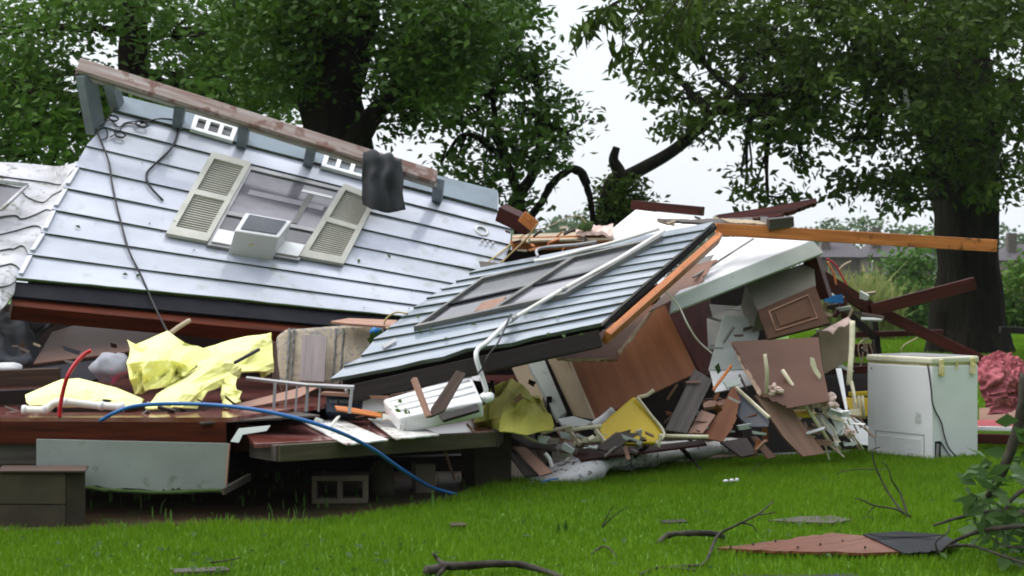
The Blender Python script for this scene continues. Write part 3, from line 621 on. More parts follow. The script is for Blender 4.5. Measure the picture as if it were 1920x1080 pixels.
# AC unit sticking out of the window along the wall normal
ac = thing('air_conditioner', 'white window air conditioner sticking out of the window of the fallen wall', 'air conditioner', at1(480, 475))
ab = [(448, 443), (534, 458), (509, 490), (427, 478)]; H_ = .27
dn = (W1.n + Vector((0, -.12, .10))).normalized()
b0 = [at1(x, y, .0) for x, y in ab]; b1 = [p + dn * H_ for p in b0]
part('casing', ac, hexa(b0, b1), 'appliance', bevel=.01)
def acq(u, v, o): return b1[0].lerp(b1[1], u).lerp(b1[3].lerp(b1[2], u), v) + dn * o
f = [(.1, .1), (.9, .1), (.9, .86), (.1, .86)]
part('rear_grille', ac, hexa([acq(u, v, .001) for u, v in f], [acq(u, v, .008) for u, v in f]), 'dgrey')
c_ = b0[3].lerp(b1[3], .55).lerp(b0[2].lerp(b1[2], .55), .45) - Vector((0, .004, 0)); part('label_plate', ac, beam(c_ - Vector((.02, 0, 0)), c_ + Vector((.02, 0, 0)), .01, .015), 'stained')
# cloth over the fascia
ft = fA.lerp(fB, (715 - 146) / 672.)
dc = ft.y - .09
one('hanging_cloth', 'charcoal grey trousers draped over the weathered eave board', 'cloth', sheet([[P(686, 296, dc + .2), P(712, 302, dc + .2), P(735, 310, dc + .18), P(752, 318, dc + .18)], [P(682, 282, dc + .02), P(708, 287, dc + .02), P(732, 293, dc + .02), P(750, 303, dc + .02)],
     [P(679, 315, dc - .03), P(705, 320, dc - .01), P(728, 322, dc - .04), P(755, 330, dc)], [P(678, 350, dc - .02), P(704, 355, dc - .05), P(730, 358, dc), P(757, 362, dc - .03)], [P(680, 384, dc), P(706, 394, dc - .04), P(728, 399, dc + .02), P(761, 393, dc - .02)]], 36, 30, .012, .012, 6, 2, .016), 'cloth', smooth=True)
# cables on the wall
ptw = lambda pts, o=.03: [at1(x, y, o) for x, y in pts]
one('wall_cable', 'thin black cable running down the fallen wall onto the yellow foam', 'cable', tube(ptw([(178, 246), (190, 275), (203, 310), (208, 345), (216, 385), (226, 425), (240, 475), (262, 520), (285, 572)]) + [P(305, 605, 12.0), P(320, 632, 11.6), P(334, 655, 11.35), P(340, 682, 11.3), P(333, 705, 11.3), P(316, 722, 11.3)], .008, 6), 'black', smooth=True)
one('loose_cable', 'black cable end curving down beside the left shutter', 'cable', tube(ptw([(262, 236), (300, 228), (330, 234), (330, 260), (318, 285), (290, 312), (274, 330), (278, 352), (304, 381)]), .010, 6), 'black', smooth=True)
def coil(cx, cy, r, label):
    c = at1(cx, cy, .035); p = []
    for k in range(22): a = k / 22 * 4.2 * math.pi + cx; p.append(c + ex * math.cos(a) * r * (1 + k * .012) + ey * math.sin(a) * r * .9 + W1.n * k * .0008)
    one('cable_coil', label, 'cable', tube(p, .0055, 5, 2), 'black', smooth=True)
coil(211, 229, .035, 'smallest black wire loop near the upper left corner of the wall'); coil(223, 259, .04, 'middle black wire loop near the upper left corner of the wall'); coil(264, 240, .045, 'right hand black wire coil near the top of the wall')
one('service_wire', 'tangled thin wires between the loops at the upper left of the wall', 'cable', join(tube(ptw([(172, 246), (190, 240), (205, 230), (220, 243), (240, 236), (262, 240)]), .006, 5), tube(ptw([(180, 250), (196, 246), (200, 262), (188, 268)]), .006, 5), tube(ptw([(205, 262), (222, 252), (232, 236), (262, 232)]), .005, 5)), 'black', smooth=True)
# fallen leaves stuck on the siding
LFM = LEAF('fallen_leaf', (.04, .09, .015), (.09, .16, .03))
def stuckleaf(p, n, s, k, lab, grp):
    rr = random.Random(k); a = rr.uniform(0, 6.28); x = n.cross(Vector((math.cos(a), math.sin(a), .3))).normalized(); y = n.cross(x)
    vs = [p, p + x * s * .5 + y * s * .3 + n * .01, p + x * s + n * .004, p + x * s * .45 - y * s * .28 + n * .012, p + x * s * .5 + n * .002]
    o = mk('fallen_leaf', (vs, [[0, 1, 4], [1, 2, 4], [2, 3, 4], [3, 0, 4]]), LFM); tag(o, lab, 'leaf', grp)
for k in range(34):
    x, y = random.choice([(random.uniform(120, 420), random.uniform(290, 540)), (random.uniform(640, 900), random.uniform(430, 590)), (random.uniform(650, 890), random.uniform(510, 590))])
    if 305 < x < 400 and 290 < y < 465: continue
    stuckleaf(at1(x, y, .022), W1.n, random.choice([.02, .025, .03, .05]), k, 'small green leaf stuck to the pale siding', 'leaves stuck on the pale siding')

# ------------------------------------------------------------------ the middle wall section
W2 = Plane((640, 710, 11.2), (1130, 612, 11.5), (1340, 418, 13.0))
L2 = [(900, 502), (880, 515), (855, 530), (828, 545), (800, 562), (776, 580), (752, 598), (728, 618), (700, 640), (678, 670), (645, 690), (620, 713)]
R2_ = [(1338, 416), (1320, 434), (1300, 452), (1281, 469), (1262, 486), (1243, 503), (1223, 520), (1204, 537), (1186, 554), (1167, 571), (1148, 589), (1128, 609)]
ws = thing('wall_section', 'slanting blue grey siding wall section with window, sloping up right over the rubble', 'wall', (W2.at(900, 620).x, W2.at(900, 620).y, 0))
at2 = lambda x, y, o=0.0: W2.at(x, y, o)
rgr = random.Random(5)
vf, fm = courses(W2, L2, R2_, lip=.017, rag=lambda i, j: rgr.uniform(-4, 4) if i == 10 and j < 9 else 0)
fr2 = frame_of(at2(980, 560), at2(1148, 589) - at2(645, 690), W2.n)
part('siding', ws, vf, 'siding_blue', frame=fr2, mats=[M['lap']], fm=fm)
part('sheathing', ws, slab([at2(905, 505, -.02), at2(1332, 420, -.02), at2(1124, 604, -.02), at2(640, 706, -.02)], .06), 'darkwood')
part('bottom_plate', ws, beam(at2(1122, 612, -.10), at2(650, 716, -.10), .09, .12, roll=.2), 'darkwood', bevel=.005)
part('end_stud', ws, beam(at2(1134, 610, -.10), at2(1346, 424, -.10), .05, .10, roll=.6), 'orange', bevel=.004, label='bright orange stud along the right edge')
part('end_stud_cap', ws, beam(at2(1130, 604, -.04), at2(1340, 417, -.04), .03, .03), 'tarp')
w2 = [(905, 530), (1243, 452), (1060, 562), (777, 624)]
def q2(u, v, off=0):
    f = [at2(x, y, off) for x, y in w2]; return f[0].lerp(f[1], u).lerp(f[3].lerp(f[2], u), v)
def bar2(u0, v0, u1, v1, o0, o1):
    b = [(u0, v0), (u1, v0), (u1, v1), (u0, v1)]; return hexa([q2(u, v, o0) for u, v in b], [q2(u, v, o1) for u, v in b])
wf = part('window', ws, join(bar2(0, 0, 1, .045, 0, .05), bar2(0, .955, 1, 1, 0, .05), bar2(0, .045, .02, .955, 0, .05), bar2(.98, .045, 1, .955, 0, .05), bar2(.485, .045, .525, .955, 0, .05)), 'greyboard')
part('pane', wf, bar2(.02, .045, .485, .52, .018, .026), 'glassgrey', frame=fr2)
part('pane', wf, bar2(.525, .045, .98, .52, .018, .026), 'glassgrey', frame=fr2)
part('pane', wf, bar2(.525, .56, .98, .955, .018, .026), 'glass', frame=fr2)
part('pane', wf, bar2(.02, .56, .485, .955, .016, .024), 'glassdark', frame=fr2, label='broken lower left pane')
part('mid_rail', wf, join(bar2(.02, .52, .485, .56, .01, .04), bar2(.525, .52, .98, .56, .01, .04)), 'felt')
part('curtain', wf, slab([at2(x, y, .03) for x, y in ((890, 590), (905, 573), (950, 562), (935, 585))], .003), 'tan')
# conduits
cd = thing('conduit', 'white service conduit lying across the slanting siding and bending down at its lower end', 'pipe', at2(960, 612))
part('pipe', cd, tube([at2(x, y, .05) for x, y in ((1246, 444), (1160, 497), (1060, 552), (962, 610))] , .015, 10, 1), 'pvc', smooth=True)
part('elbow', cd, tube([at2(966, 607, .05), at2(962, 610, .05), at2(955, 617, .06), P(915, 640, 11.25), P(896, 655, 11.15), P(893, 670, 11.1), P(900, 695, 11.1), P(909, 722, 11.1), P(911, 736, 11.1), P(900, 745, 11.1)], .017, 10, 5), 'plastic', smooth=True)
part('clamp', cd, tube([at2(968, 606, .05), at2(958, 613, .05)], .022, 10, 0), 'metal', smooth=True)
part('clamp', cd, tube([at2(1062, 551, .05), at2(1054, 556, .05)], .019, 10, 0), 'metal', smooth=True)
one('gutter_pipe', 'grey white pipe lying along the upper edge of the slanting section', 'pipe', tube([at2(x, y, .05) for x, y in ((1003, 500), (1030, 497), (1080, 484), (1150, 466), (1236, 440))], .014, 8, 4), 'pvc', smooth=True)
one('bent_strap', 'curled metal strap on the upper edge of the slanting section', 'strap', tube([at2(x, y, .06) for x, y in ((1010, 494), (1008, 482), (1030, 476), (1080, 472), (1120, 466))], .012, 6, 5), 'metal', smooth=True)
one('black_wire', 'black wire hanging beside the white elbow pipe', 'wire', tube([at2(960, 608, .08), P(935, 640, 11.1), P(915, 668, 11.0), P(905, 690, 11.0), P(896, 700, 11.1)], .007, 6), 'black', smooth=True)
for k in range(12): stuckleaf(at2(random.uniform(760, 1100), random.uniform(590, 640), .02), W2.n, .05, 50 + k, 'small green leaf on the slanting blue siding', 'leaves on the slanting siding')
one('siding_scrap', 'small grey metal scrap lying on the lower slanting siding', 'scrap', slab([at2(x, y, .03) for x, y in ((716, 655), (736, 645), (742, 640), (744, 646), (722, 660))], .004), 'metal')
one('rope', 'yellow cord hanging from the broken corner across both siding walls', 'cord', tube([P(1005, 425, 13.2), at1(965, 462, .1), at1(905, 505, .06), at1(850, 548, .05), at1(800, 588, .05)] + [P(745, 612, 12.0), P(722, 613, 12.0), P(724, 598, 12.0), P(742, 586, 12.0), P(765, 588, 12.0)], .007, 6), MAT('cord_yellow', (.62, .48, .2), rough=.7), smooth=True)
one('rope', 'second yellow cord dangling at the broken right corner of the fallen wall', 'cord', tube([P(1008, 420, 13.0), P(985, 450, 13.1), P(955, 478, 13.1), P(938, 494, 13.0)], .008, 6), MAT('cord_tan', (.42, .3, .14), rough=.7), smooth=True)
pbeam('timber_offcut', 'dark red broken timber block at the top right corner of the fallen wall', 'timber', (938, 398, 13.5), (995, 425, 13.4), .12, .13, 'redwood', roll=.3)
pbeam('timber_offcut', 'short orange timber stub beside the dark red block', 'timber', (978, 405, 13.3), (1003, 425, 13.3), .1, .1, 'orange')
board('flashing', 'dark olive flashing plate sticking out at the right end of the fallen wall', 'flashing', [(898, 489, 12.9), (960, 495, 12.9), (955, 500, 12.8), (904, 511, 12.8)], 'greydark')

# ------------------------------------------------------------------ house floor, deck and piers
ZF = .62
Gz = lambda px, d, z: Vector(((px - 960) / F * d, d, z))
one('foundation_skirt', 'dark skirting boards closing the crawlspace at the back', 'skirting', join(beam(Gz(-700, 14.6, .3), Gz(1000, 14.6, .3), .04, .62)[0], beam(Gz(1000, 14.6, .3), Gz(1030, 12.6, .3), .04, .55)[0]), 'darkwood')  # added occluder that keeps the crawlspace black
fl = thing('house_floor', 'exposed house floor platform with orange brown rim joist', 'floor', Gz(300, 11, 0))
part('decking', fl, hexa([Gz(-250, 10.2, ZF - .03), Gz(432, 10.2, ZF - .03), Gz(1000, 14.6, ZF - .03), Gz(-500, 14.6, ZF - .03)], [Gz(-250, 10.2, ZF), Gz(432, 10.2, ZF), Gz(1000, 14.6, ZF), Gz(-500, 14.6, ZF)]), 'deckred')
part('rim_joist', fl, beam(P(-250, 810, 10.22), P(424, 812, 10.22), .05, .145), 'rim', label='orange brown rim joist', bevel=.004)
part('rim_joist', fl, beam(P(436, 820, 10.5), P(575, 828, 11.2), .05, .17), 'rim', bevel=.004)
part('lower_board', fl, beam(P(-250, 850, 10.26), P(70, 850, 10.26), .05, .13), 'greydark', label='weathered grey board')
part('lower_board', fl, beam(P(-250, 882, 10.28), P(72, 882, 10.28), .05, .08), 'greydark')
for k in range(6):
    x = -200 + k * 250; part('joist', fl, beam(Gz(x, 10.4 + max(0, (x - 400) / 568 * 4.4), .5), Gz(x, 14.5, .5), .05, .16), 'darkwood')
board('skirting_panel', 'pale grey green skirting panel hanging under the rim joist', 'panel', [(68, 823, 10.1), (428, 831, 10.1), (426, 921, 10.08), (330, 918, 10.08), (300, 922, 10.08), (68, 906, 10.08)], 'skirt', .012, jag=[2, 3, 4], amp=.012, seed=4)
part('moss', bpy.data.objects['skirting_panel'], tube([P(*q) for q in ((150, 913, 10.06), (220, 920, 10.06), (300, 924, 10.06), (380, 920, 10.06), (424, 922, 10.06))], .012, rough=1.2), 'moss', smooth=True, label='ragged dark moss')
pbeam('batten', 'narrow pale wood batten at the right end of the skirting panel', 'batten', (430, 832, 10.06), (424, 910, 10.04), .012, .02, 'pinkwood')
pbeam('wood_offcut', 'short grey slat leaning out of the dark crawlspace', 'slat', (418, 922, 10.0), (468, 894, 10.3), .02, .045, 'greydark')
board('flashing', 'bent white metal flashing folded over the end of the rim joist', 'flashing', [(432, 828, 10.15), (448, 803, 10.15), (508, 797, 10.3), (500, 808, 10.3), (455, 815, 10.1), (448, 830, 10.1)], 'offwhite', .004)
dk = thing('porch_deck', 'low wet wooden porch deck with a mossy front board', 'deck', Gz(700, 11, 0))
DA, DB, DC, DD = P(478, 832, 9.95), P(925, 808, 11.4), P(880, 780, 12.4), P(440, 790, 11.0)
part('deck_top', dk, hexa([p - Vector((0, 0, .03)) for p in (DA, DB, DC, DD)], [DA, DB, DC, DD]), 'deckred', bevel=.004)
part('front_board', dk, beam(P(520, 850, 9.98), P(926, 823, 11.42), .05, .105), 'deckedge', bevel=.005, label='mossy front board')
part('side_board', dk, beam(P(474, 842, 10.35), P(524, 850, 9.98), .05, .10), 'greydark', bevel=.004)
part('side_board', dk, beam(P(928, 824, 11.42), P(950, 800, 12.3), .05, .11), 'greydark', bevel=.004)
dn2 = (DB - DA).cross(DD - DA).normalized()
for j, (a, b, c, d, lab) in enumerate([((565, 793, .012), (640, 789, .012), (728, 827, .012), (650, 836, .012), 'peeling white plank lying on the left of the porch deck'), ((690, 789, .02), (748, 787, .02), (824, 820, .02), (742, 828, .02), 'corrugated white plank lying on the middle of the porch deck')]):
    def dz(q):
        e_ = Vector((0, 0, EYE)); r0 = P(q[0], q[1], 1) - e_; return e_ + r0 * ((DA - e_).dot(dn2) / r0.dot(dn2)) + Vector((0, 0, q[2]))
    one('white_plank', lab, 'plank', slab([dz(a), dz(b), dz(c), dz(d)], .012, jag=[2], amp=.012, seed=j), 'whitepeel', 'white planks on the porch deck', bevel=.003)
    if j: 
        for k in range(5):
            u = (k + .5) / 5; pass
def cblock(name, label, px, py, d, yaw, L_=.4, Hh=.2, D_=.2, hollow=True, z0=0.0, mat='block'):
    c = Gz(px, d, z0); x = Vector((math.cos(yaw), math.sin(yaw), 0)); y = Vector((-math.sin(yaw), math.cos(yaw), 0)); z = Vector((0, 0, 1))
    B = lambda x0, x1, y0, y1, z0_, z1_: hexa([c + x * a + y * b + z * z0_ for a, b in ((x0, y0), (x1, y0), (x1, y1), (x0, y1))], [c + x * a + y * b + z * z1_ for a, b in ((x0, y0), (x1, y0), (x1, y1), (x0, y1))])
    h = L_ / 2; w = .035
    if hollow: g = join(B(-h, h, 0, D_, 0, w), B(-h, h, 0, D_, Hh - w, Hh), B(-h, -h + w, 0, D_, w, Hh - w), B(h - w, h, 0, D_, w, Hh - w), B(-w / 2, w / 2, 0, D_, w, Hh - w))
    else: g = join(B(-h, h, 0, D_, 0, Hh - .006), B(-h + .006, h - .006, .006, D_ - .006, Hh - .006, Hh))
    return one(name, label, 'concrete block', g, mat, 'concrete blocks under the house', bevel=.006, smooth=False)
cblock('concrete_block', 'hollow concrete block lying on its side under the porch deck', 637, 0, 10.75, .06, .37, .185, mat='blocklight')
cblock('concrete_block', 'small concrete block standing behind the blue pipe', 798, 0, 11.3, .2, .14, .2, .2, False, mat='blocklight')
for k, lab in enumerate(['bottom block of the left front pier', 'upper block of the left front pier']):
    cblock('concrete_block', lab, 60, 0, 9.72, .0, .40, .14 if k == 0 else .19, .3, False, z0=0 if k == 0 else .142)
one('wood_shim', 'thin wet wood shim on top of the left front pier', 'shim', slab([Gz(-3, 9.70, .345), Gz(160, 9.70, .345), Gz(166, 9.98, .345), Gz(4, 9.98, .345)], .012), 'brownwood', bevel=.002)
one('concrete_block', 'dark side block next to the left front pier', 'concrete block', hexa([Gz(124, 9.73, 0), Gz(160, 9.80, 0), Gz(160, 10.02, 0), Gz(124, 10.02, 0)], [Gz(124, 9.73, .33), Gz(160, 9.80, .33), Gz(160, 10.02, .33), Gz(124, 10.02, .33)]), 'block', bevel=.004)
one('field_stone', 'rounded dark foundation stone beside the hollow block', 'stone', ball(Gz(714, 11.1, .11), .10, .12, .15, 14, 10, .35, 3), 'block', smooth=True)
for k, lab in enumerate(['lowest block of the pier at the right end of the porch deck', 'middle block of the pier at the right end of the porch deck']):
    cblock('concrete_block', lab, 925, 0, 11.75, .5, .30, .19, .22, False, z0=.192 * k)
pbeam('prop_stick', 'thin stick propped in the dark under the porch deck', 'stick', (832, 840, 11.7), (853, 900, 11.7), .02, .02, 'pinkwood')
pbeam('crawl_beam', 'dark beam lying in the crawlspace', 'beam', (500, 880, 12.6), (900, 868, 12.6), .12, .14, 'darkwood')

# ------------------------------------------------------------------ pipes and hoses
ptube('blue_pipe', 'long bright blue water pipe arching over the floor edge down to the grass', 'pipe', [(188, 789, 10.15), (215, 774, 10.1), (255, 761, 10.1), (330, 757, 10.1), (410, 760, 10.0), (490, 770, 9.9), (570, 788, 9.85), (640, 812, 9.9), (700, 843, 10.1), (760, 885, 10.5), (810, 914, 11.0), (856, 927, 11.2)], .0125, 'blue', n=10)
ptube('red_hose', 'red hose standing up from the floor edge', 'hose', [(112, 782, 10.2), (113, 762, 10.2), (118, 735, 10.2), (127, 705, 10.2), (143, 680, 10.25), (158, 665, 10.3), (171, 657, 10.3)], .0135, 'red', n=10)
pv = thing('drain_pipe', 'white plastic drain pipe with offset bend lying on the floor edge', 'pipe', P(130, 770, 10.3))
part('pipe', pv, tube([P(*q) for q in ((45, 768, 10.3), (72, 769, 10.3), (88, 767, 10.3), (102, 756, 10.3), (120, 754, 10.3), (160, 758, 10.35), (232, 764, 10.4))], .024, 12, 5), 'pvc', smooth=True)
for q, q_ in (((42, 768, 10.3), (50, 768, 10.3)), ((80, 769, 10.3), (88, 767, 10.3)), ((116, 754, 10.3), (126, 755, 10.3)), ((186, 760, 10.37), (194, 761, 10.37)), ((218, 763, 10.39), (234, 764, 10.4))): part('coupling', pv, tube([P(*q), P(*q_)], .029, 12, 0), 'plastic', smooth=True)
ptube('paper_tube', 'pale cardboard tube sticking up beside the yellow foam', 'tube', [(318, 626, 11.6), (337, 612, 11.7), (355, 601, 11.8)], .018, 'beige', n=10)

# ------------------------------------------------------------------ left rubble on the floor
board('wall_board', 'dark interior board standing behind the rubble under the fallen wall', 'board', [(-300, 560, 14.4), (620, 590, 14.4), (640, 735, 14.4), (-300, 735, 14.4)], 'darkwood', .03)  # dark filler sheet in place of the shade under the leaning wall
board('brown_board', 'dull brown panel lying tilted under the left end of the fallen wall', 'board', [(62, 682, 11.9), (98, 622, 12.4), (170, 600, 12.7), (300, 592, 12.9), (330, 640, 12.4), (232, 660, 12.1)], 'mauve', .015)
one('grey_blanket', 'slate grey blanket spilling out at the far left', 'blanket', sheet([[P(-120, 560, 12.4), P(0, 590, 12.4), P(60, 610, 12.4), P(120, 588, 12.7)], [P(-120, 620, 12.1), P(0, 625, 12.1), P(45, 640, 12.1), P(85, 625, 12.4)], [P(-120, 690, 11.8), P(0, 690, 11.8), P(40, 695, 11.9), P(62, 688, 12.0)]], 40, 24, .02, .12, 3, 5, .02), 'slate', smooth=True)
pbeam('rough_beam', 'rough brown beam lying at the far left above the floor edge', 'beam', (-150, 715, 11.3), (112, 706, 11.4), .12, .12, 'brownwood')
pbeam('rough_beam', 'lower dark beam at the far left resting on the floor', 'beam', (-150, 752, 10.9), (70, 742, 11.2), .1, .10, 'darkwood')
one('white_bag', 'white bag end peeking over the rough beam', 'bag', ball(P(12, 690, 11.5), .13, .08, .04, amp=.3), 'white', smooth=True)
one('grey_pillow', 'grey pillow with a pink print beside the crumpled foam', 'pillow', ball(P(212, 688, 11.5), .145, .12, .10, 18, 12, .35, 5), MAT('pillow_print', (.30, .31, .35), (.22, .23, .27), scale=(6, 6, 6), rough=.9, speck=(.75, .2, .4), sp=(.64, .67), spscale=7), smooth=True)
board('dark_strip', 'dark plank lying under the dull brown panel', 'plank', [(60, 690, 11.7), (236, 668, 11.9), (240, 690, 11.7), (110, 735, 11.4)], 'felt', .02)
PF = lambda x, y, d: P(x, y, d)
def foam(label, rows, seed, mat='foam', amp=.05, freq=2.6, th=.012, nu=30, nv=30):
    rr = random.Random(seed * 13); net = [[P(*q) for q in r] for r in rows]; a, b = (6, 4) if nu > 12 else (3, 6)
    g, _ = sheet(net, a, b, 0); W = a + 1; g = g[:W * (b + 1)]; c = sum(g, Vector()) / len(g)
    for i in range(len(g)):
        u, v = i % W, i // W; k = .35 if u in (0, a) or v in (0, b) else 1
        g[i] = g[i] + Vector((rr.uniform(-.035, .035) * k, (rr.uniform(-1.4, 1.4) * amp), rr.uniform(-.03, .03) * k))
    rows2 = [g[v * W:(v + 1) * W] for v in range(b + 1)]
    o = one('foam_sheet', label, 'foam sheet', sheet(rows2, a * 2, b * 2, th, amp * .10, 7, seed, sharp=True), mat, 'yellow foam sheets', smooth=False)
    return o
foam('crumpled tall yellow foam sheet in the middle of the left rubble', [[(240, 640, 11.6), (275, 645, 11.5), (318, 624, 11.5), (388, 662, 11.4)], [(238, 665, 11.35), (275, 668, 11.15), (325, 655, 11.25), (372, 680, 11.3)], [(246, 700, 11.2), (278, 698, 11.0), (318, 690, 11.15), (350, 702, 11.2)], [(254, 738, 11.15), (270, 735, 11.1), (312, 722, 11.1), (345, 706, 11.2)]], 1, amp=.09, freq=3.4)
foam('bright yellow foam sheet rising right to the mattress', [[(350, 665, 11.8), (405, 650, 11.8), (460, 635, 11.8), (508, 624, 11.8)], [(370, 690, 11.5), (415, 678, 11.4), (462, 660, 11.5), (508, 665, 11.6)], [(330, 715, 11.4), (400, 705, 11.2), (450, 700, 11.3), (508, 700, 11.5)]], 2, amp=.05)
foam('yellow foam sheet spread low over the floor in front of the crumpled one', [[(360, 702, 11.3), (410, 678, 11.1), (455, 690, 11.2)], [(315, 728, 11.1), (385, 708, 10.9), (440, 715, 11.1)], [(282, 757, 10.8), (345, 742, 10.7), (400, 728, 10.9)], [(276, 765, 10.7), (330, 766, 10.6), (365, 765, 10.7)]], 3, amp=.05)
foam('narrow yellow foam tongue hanging down beside the dark opening', [[(400, 702, 11.05), (440, 705, 11.05)], [(415, 730, 10.9), (448, 728, 10.9)], [(420, 768, 10.8), (450, 755, 10.8)]], 4, nu=10, nv=12, amp=.03)
foam('low arched yellow foam sheet at the left, behind the white drain pipe', [[(50, 745, 10.9), (100, 722, 11.0), (150, 711, 11.1), (200, 725, 11.0), (266, 750, 10.9)], [(50, 750, 10.7), (110, 738, 10.7), (160, 734, 10.7), (210, 742, 10.7), (262, 755, 10.7)], [(55, 763, 10.6), (110, 762, 10.6), (160, 762, 10.6), (210, 763, 10.6), (255, 765, 10.6)]], 5, amp=.02)
foam('vertical yellow foam strip against the mattress side', [[(482, 640, 11.9), (508, 626, 11.9)], [(486, 670, 11.7), (508, 665, 11.7)], [(492, 712, 11.6), (506, 700, 11.6)]], 6, nu=8, nv=12, amp=.02)
pbeam('dark_rod', 'black rod poking out of the yellow foam', 'rod', (440, 680, 11.0), (486, 655, 11.3), .02, .02, 'black')
board('pink_plank', 'brown plank slanting across the floor below the foam', 'plank', [(420, 772, 10.8), (445, 757, 10.9), (580, 722, 11.6), (600, 724, 11.6), (560, 745, 11.3)], 'pinkwood', .015)
for i, (x, y) in enumerate([(0, 775), (110, 774), (230, 778), (330, 776)]):
    board('floor_plank', ['brown floor plank lying at the far left of the platform', 'brown floor plank under the white drain pipe', 'brown floor plank left of the blue pipe crown', 'grey floor plank below the blue pipe crown'][i], 'plank', [(x, y + 7, 10.3), (x + 100, y + 8, 10.3), (x + 130, y - 4, 10.7), (x + 20, y - 5, 10.7)], ['brownwood', 'redwood', 'brownwood', 'greydark'][i], .012, 'loose planks on the floor')
board('floor_plank', 'curved pale grey plywood strip at the right end of the floor platform', 'plank', [(380, 792, 10.15), (600, 778, 10.6), (560, 772, 10.9), (330, 785, 10.5)], 'greydark', .014, 'loose planks on the floor')
pbeam('floor_beam', 'short beam end behind the blue pipe crown', 'beam', (228, 765, 10.75), (282, 763, 10.8), .08, .06, 'brownwood')
# mattress
mt = thing('mattress', 'stained beige quilted mattress standing on edge behind the grey plank', 'mattress', P(610, 715, 12.3))
part('ticking', mt, slab([P(516, 628, 12.2), P(535, 615, 12.2), P(640, 607, 12.2), P(718, 605, 12.2), P(710, 720, 11.98), P(520, 722, 11.98)], .2), MATTRESS, bevel=.035)
for x in (540, 548, 627, 641):
    part('quilt_seam', mt, tube([P(x + 3, 616, 12.19), P(x + 1, 650, 12.12), P(x - 1, 690, 12.04), P(x - 4, 718, 11.98)], .009, 6, rough=1.2), 'greyboard')
part('side_panel', mt, slab([P(509, 640, 12.34), P(516, 642, 12.18), P(519, 715, 12.0), P(510, 708, 12.3)], .02), 'brownwood')  # brown strip paints the shadowed left edge of the mattress
board('grey_plank', 'upright grey plank leaning on the beige mattress', 'plank', [(567, 627, 12.05), (613, 630, 12.02), (608, 716, 11.85), (561, 714, 11.88)], 'greywood', .015)
board('pink_plank', 'short pinkish plank lying on top of the mattress', 'plank', [(620, 602, 12.1), (655, 596, 12.2), (745, 600, 12.1), (735, 612, 12.0), (650, 606, 12.0)], 'pinkwood', .02)
one('blue_scrap', 'crumpled blue plastic scrap at the left tip of the slanting section', 'scrap', ball(P(705, 621, 11.9), .045, .03, .03, 10, 7, .6, 2), 'blueplastic', smooth=True)
one('leaf_tuft', 'green leaf tuft beside the blue plastic scrap', 'leaves', join(*[slab([P(692 + a, 628 + b, 11.85), P(700 + a, 622 + b, 11.85), P(708 + a, 630 + b, 11.85), P(700 + a, 640 + b, 11.85)], .002)[0] for a, b in ((0, 0), (10, 6), (-4, 8), (14, -4))]), LFM)
# metal frame
rl = thing('metal_rail', 'grey metal rail frame with upright bars standing on the floor', 'rail', P(570, 770, 10.9))
part('top_rail', rl, tube([P(462, 709, 10.95), P(520, 716, 10.9), P(575, 722, 10.85), P(664, 726, 10.8)], .014, 4, 0), 'metal')
for x, w in ((516, .012), (538, .007), (557, .007), (577, .012), (600, .007)): part('upright', rl, beam(P(x, 716 + (x - 500) * .08, 10.87), P(x - 3, 772, 10.85), w * 1.6, w * 1.6), 'metal')
part('upright', rl, beam(P(660, 727, 10.8), P(655, 775, 10.78), .02, .02), 'metal')
bx = thing('printed_box', 'dark blue box with pale lettering behind the metal rail', 'box', P(645, 770, 11.2))
b_ = [P(612, 742, 11.3), P(680, 742, 11.3), P(676, 772, 11.25), P(611, 772, 11.25)]; part('carton', bx, slab(b_, .18), MAT('box_blue', (.03, .045, .07), (.05, .06, .08), rough=.6))
fc = bpy.data.curves.new('lettering', 'FONT'); fc.body = 'THE WALKER'; fc.size = .035; fc.extrude = .001; fo = bpy.data.objects.new('tmp', fc); COL.objects.link(fo)
dg = bpy.context.evaluated_depsgraph_get(); tm = bpy.data.meshes.new_from_object(fo.evaluated_get(dg)); bpy.data.objects.remove(fo); tm.name = 'lettering'; tm.materials.append(M['metal'])
to = bpy.data.objects.new('lettering', tm); COL.objects.link(to); to.parent = bx; x_ = (b_[1] - b_[0]).normalized(); n_ = Vector((0, -1, .12)).normalized()
fm_ = frame_of(P(616, 756, 11.25), x_, n_); to.matrix_basis = WM[bx].inverted() @ fm_
part('lid_edge', bx, beam(P(606, 737, 11.28), P(732, 745, 11.2), .12, .02), 'tan')
part('inner_sheet', bx, slab([P(682, 746, 11.25), P(730, 750, 11.2), P(722, 772, 11.2), P(678, 772, 11.2)], .01), 'white')
board('orange_strip', 'thin orange strip of wood lying on the porch deck edge', 'strip', [(628, 760, 11.0), (650, 762, 11.0), (756, 781, 11.2), (750, 787, 11.1), (632, 768, 10.95)], 'orange', .012)
cr_ = thing('ribbed_panel', 'white ribbed plastic appliance panel lying tilted below the slanting section', 'panel', P(810, 780, 11.2))
cq = [P(717, 748, 11.15), P(882, 700, 11.35), P(905, 752, 11.0), P(748, 784, 10.85)]
part('body', cr_, slab(cq, .13), 'plastic', bevel=.02)
for v in (.22, .45, .68): 
    a, b = cq[0].lerp(cq[3], v), cq[1].lerp(cq[2], v); part('rib', cr_, tube([a.lerp(b, .04), a.lerp(b, .96)], .014, 8, 0), 'plastic', smooth=True)
part('knob', cr_, ball(P(915, 745, 11.1), .05, .04, .035, amp=.3), 'plastic', smooth=True)
board('white_scrap', 'white board scrap tucked above the ribbed panel', 'scrap', [(808, 705, 11.6), (870, 684, 11.7), (872, 700, 11.6), (815, 716, 11.5)], 'white', .01)
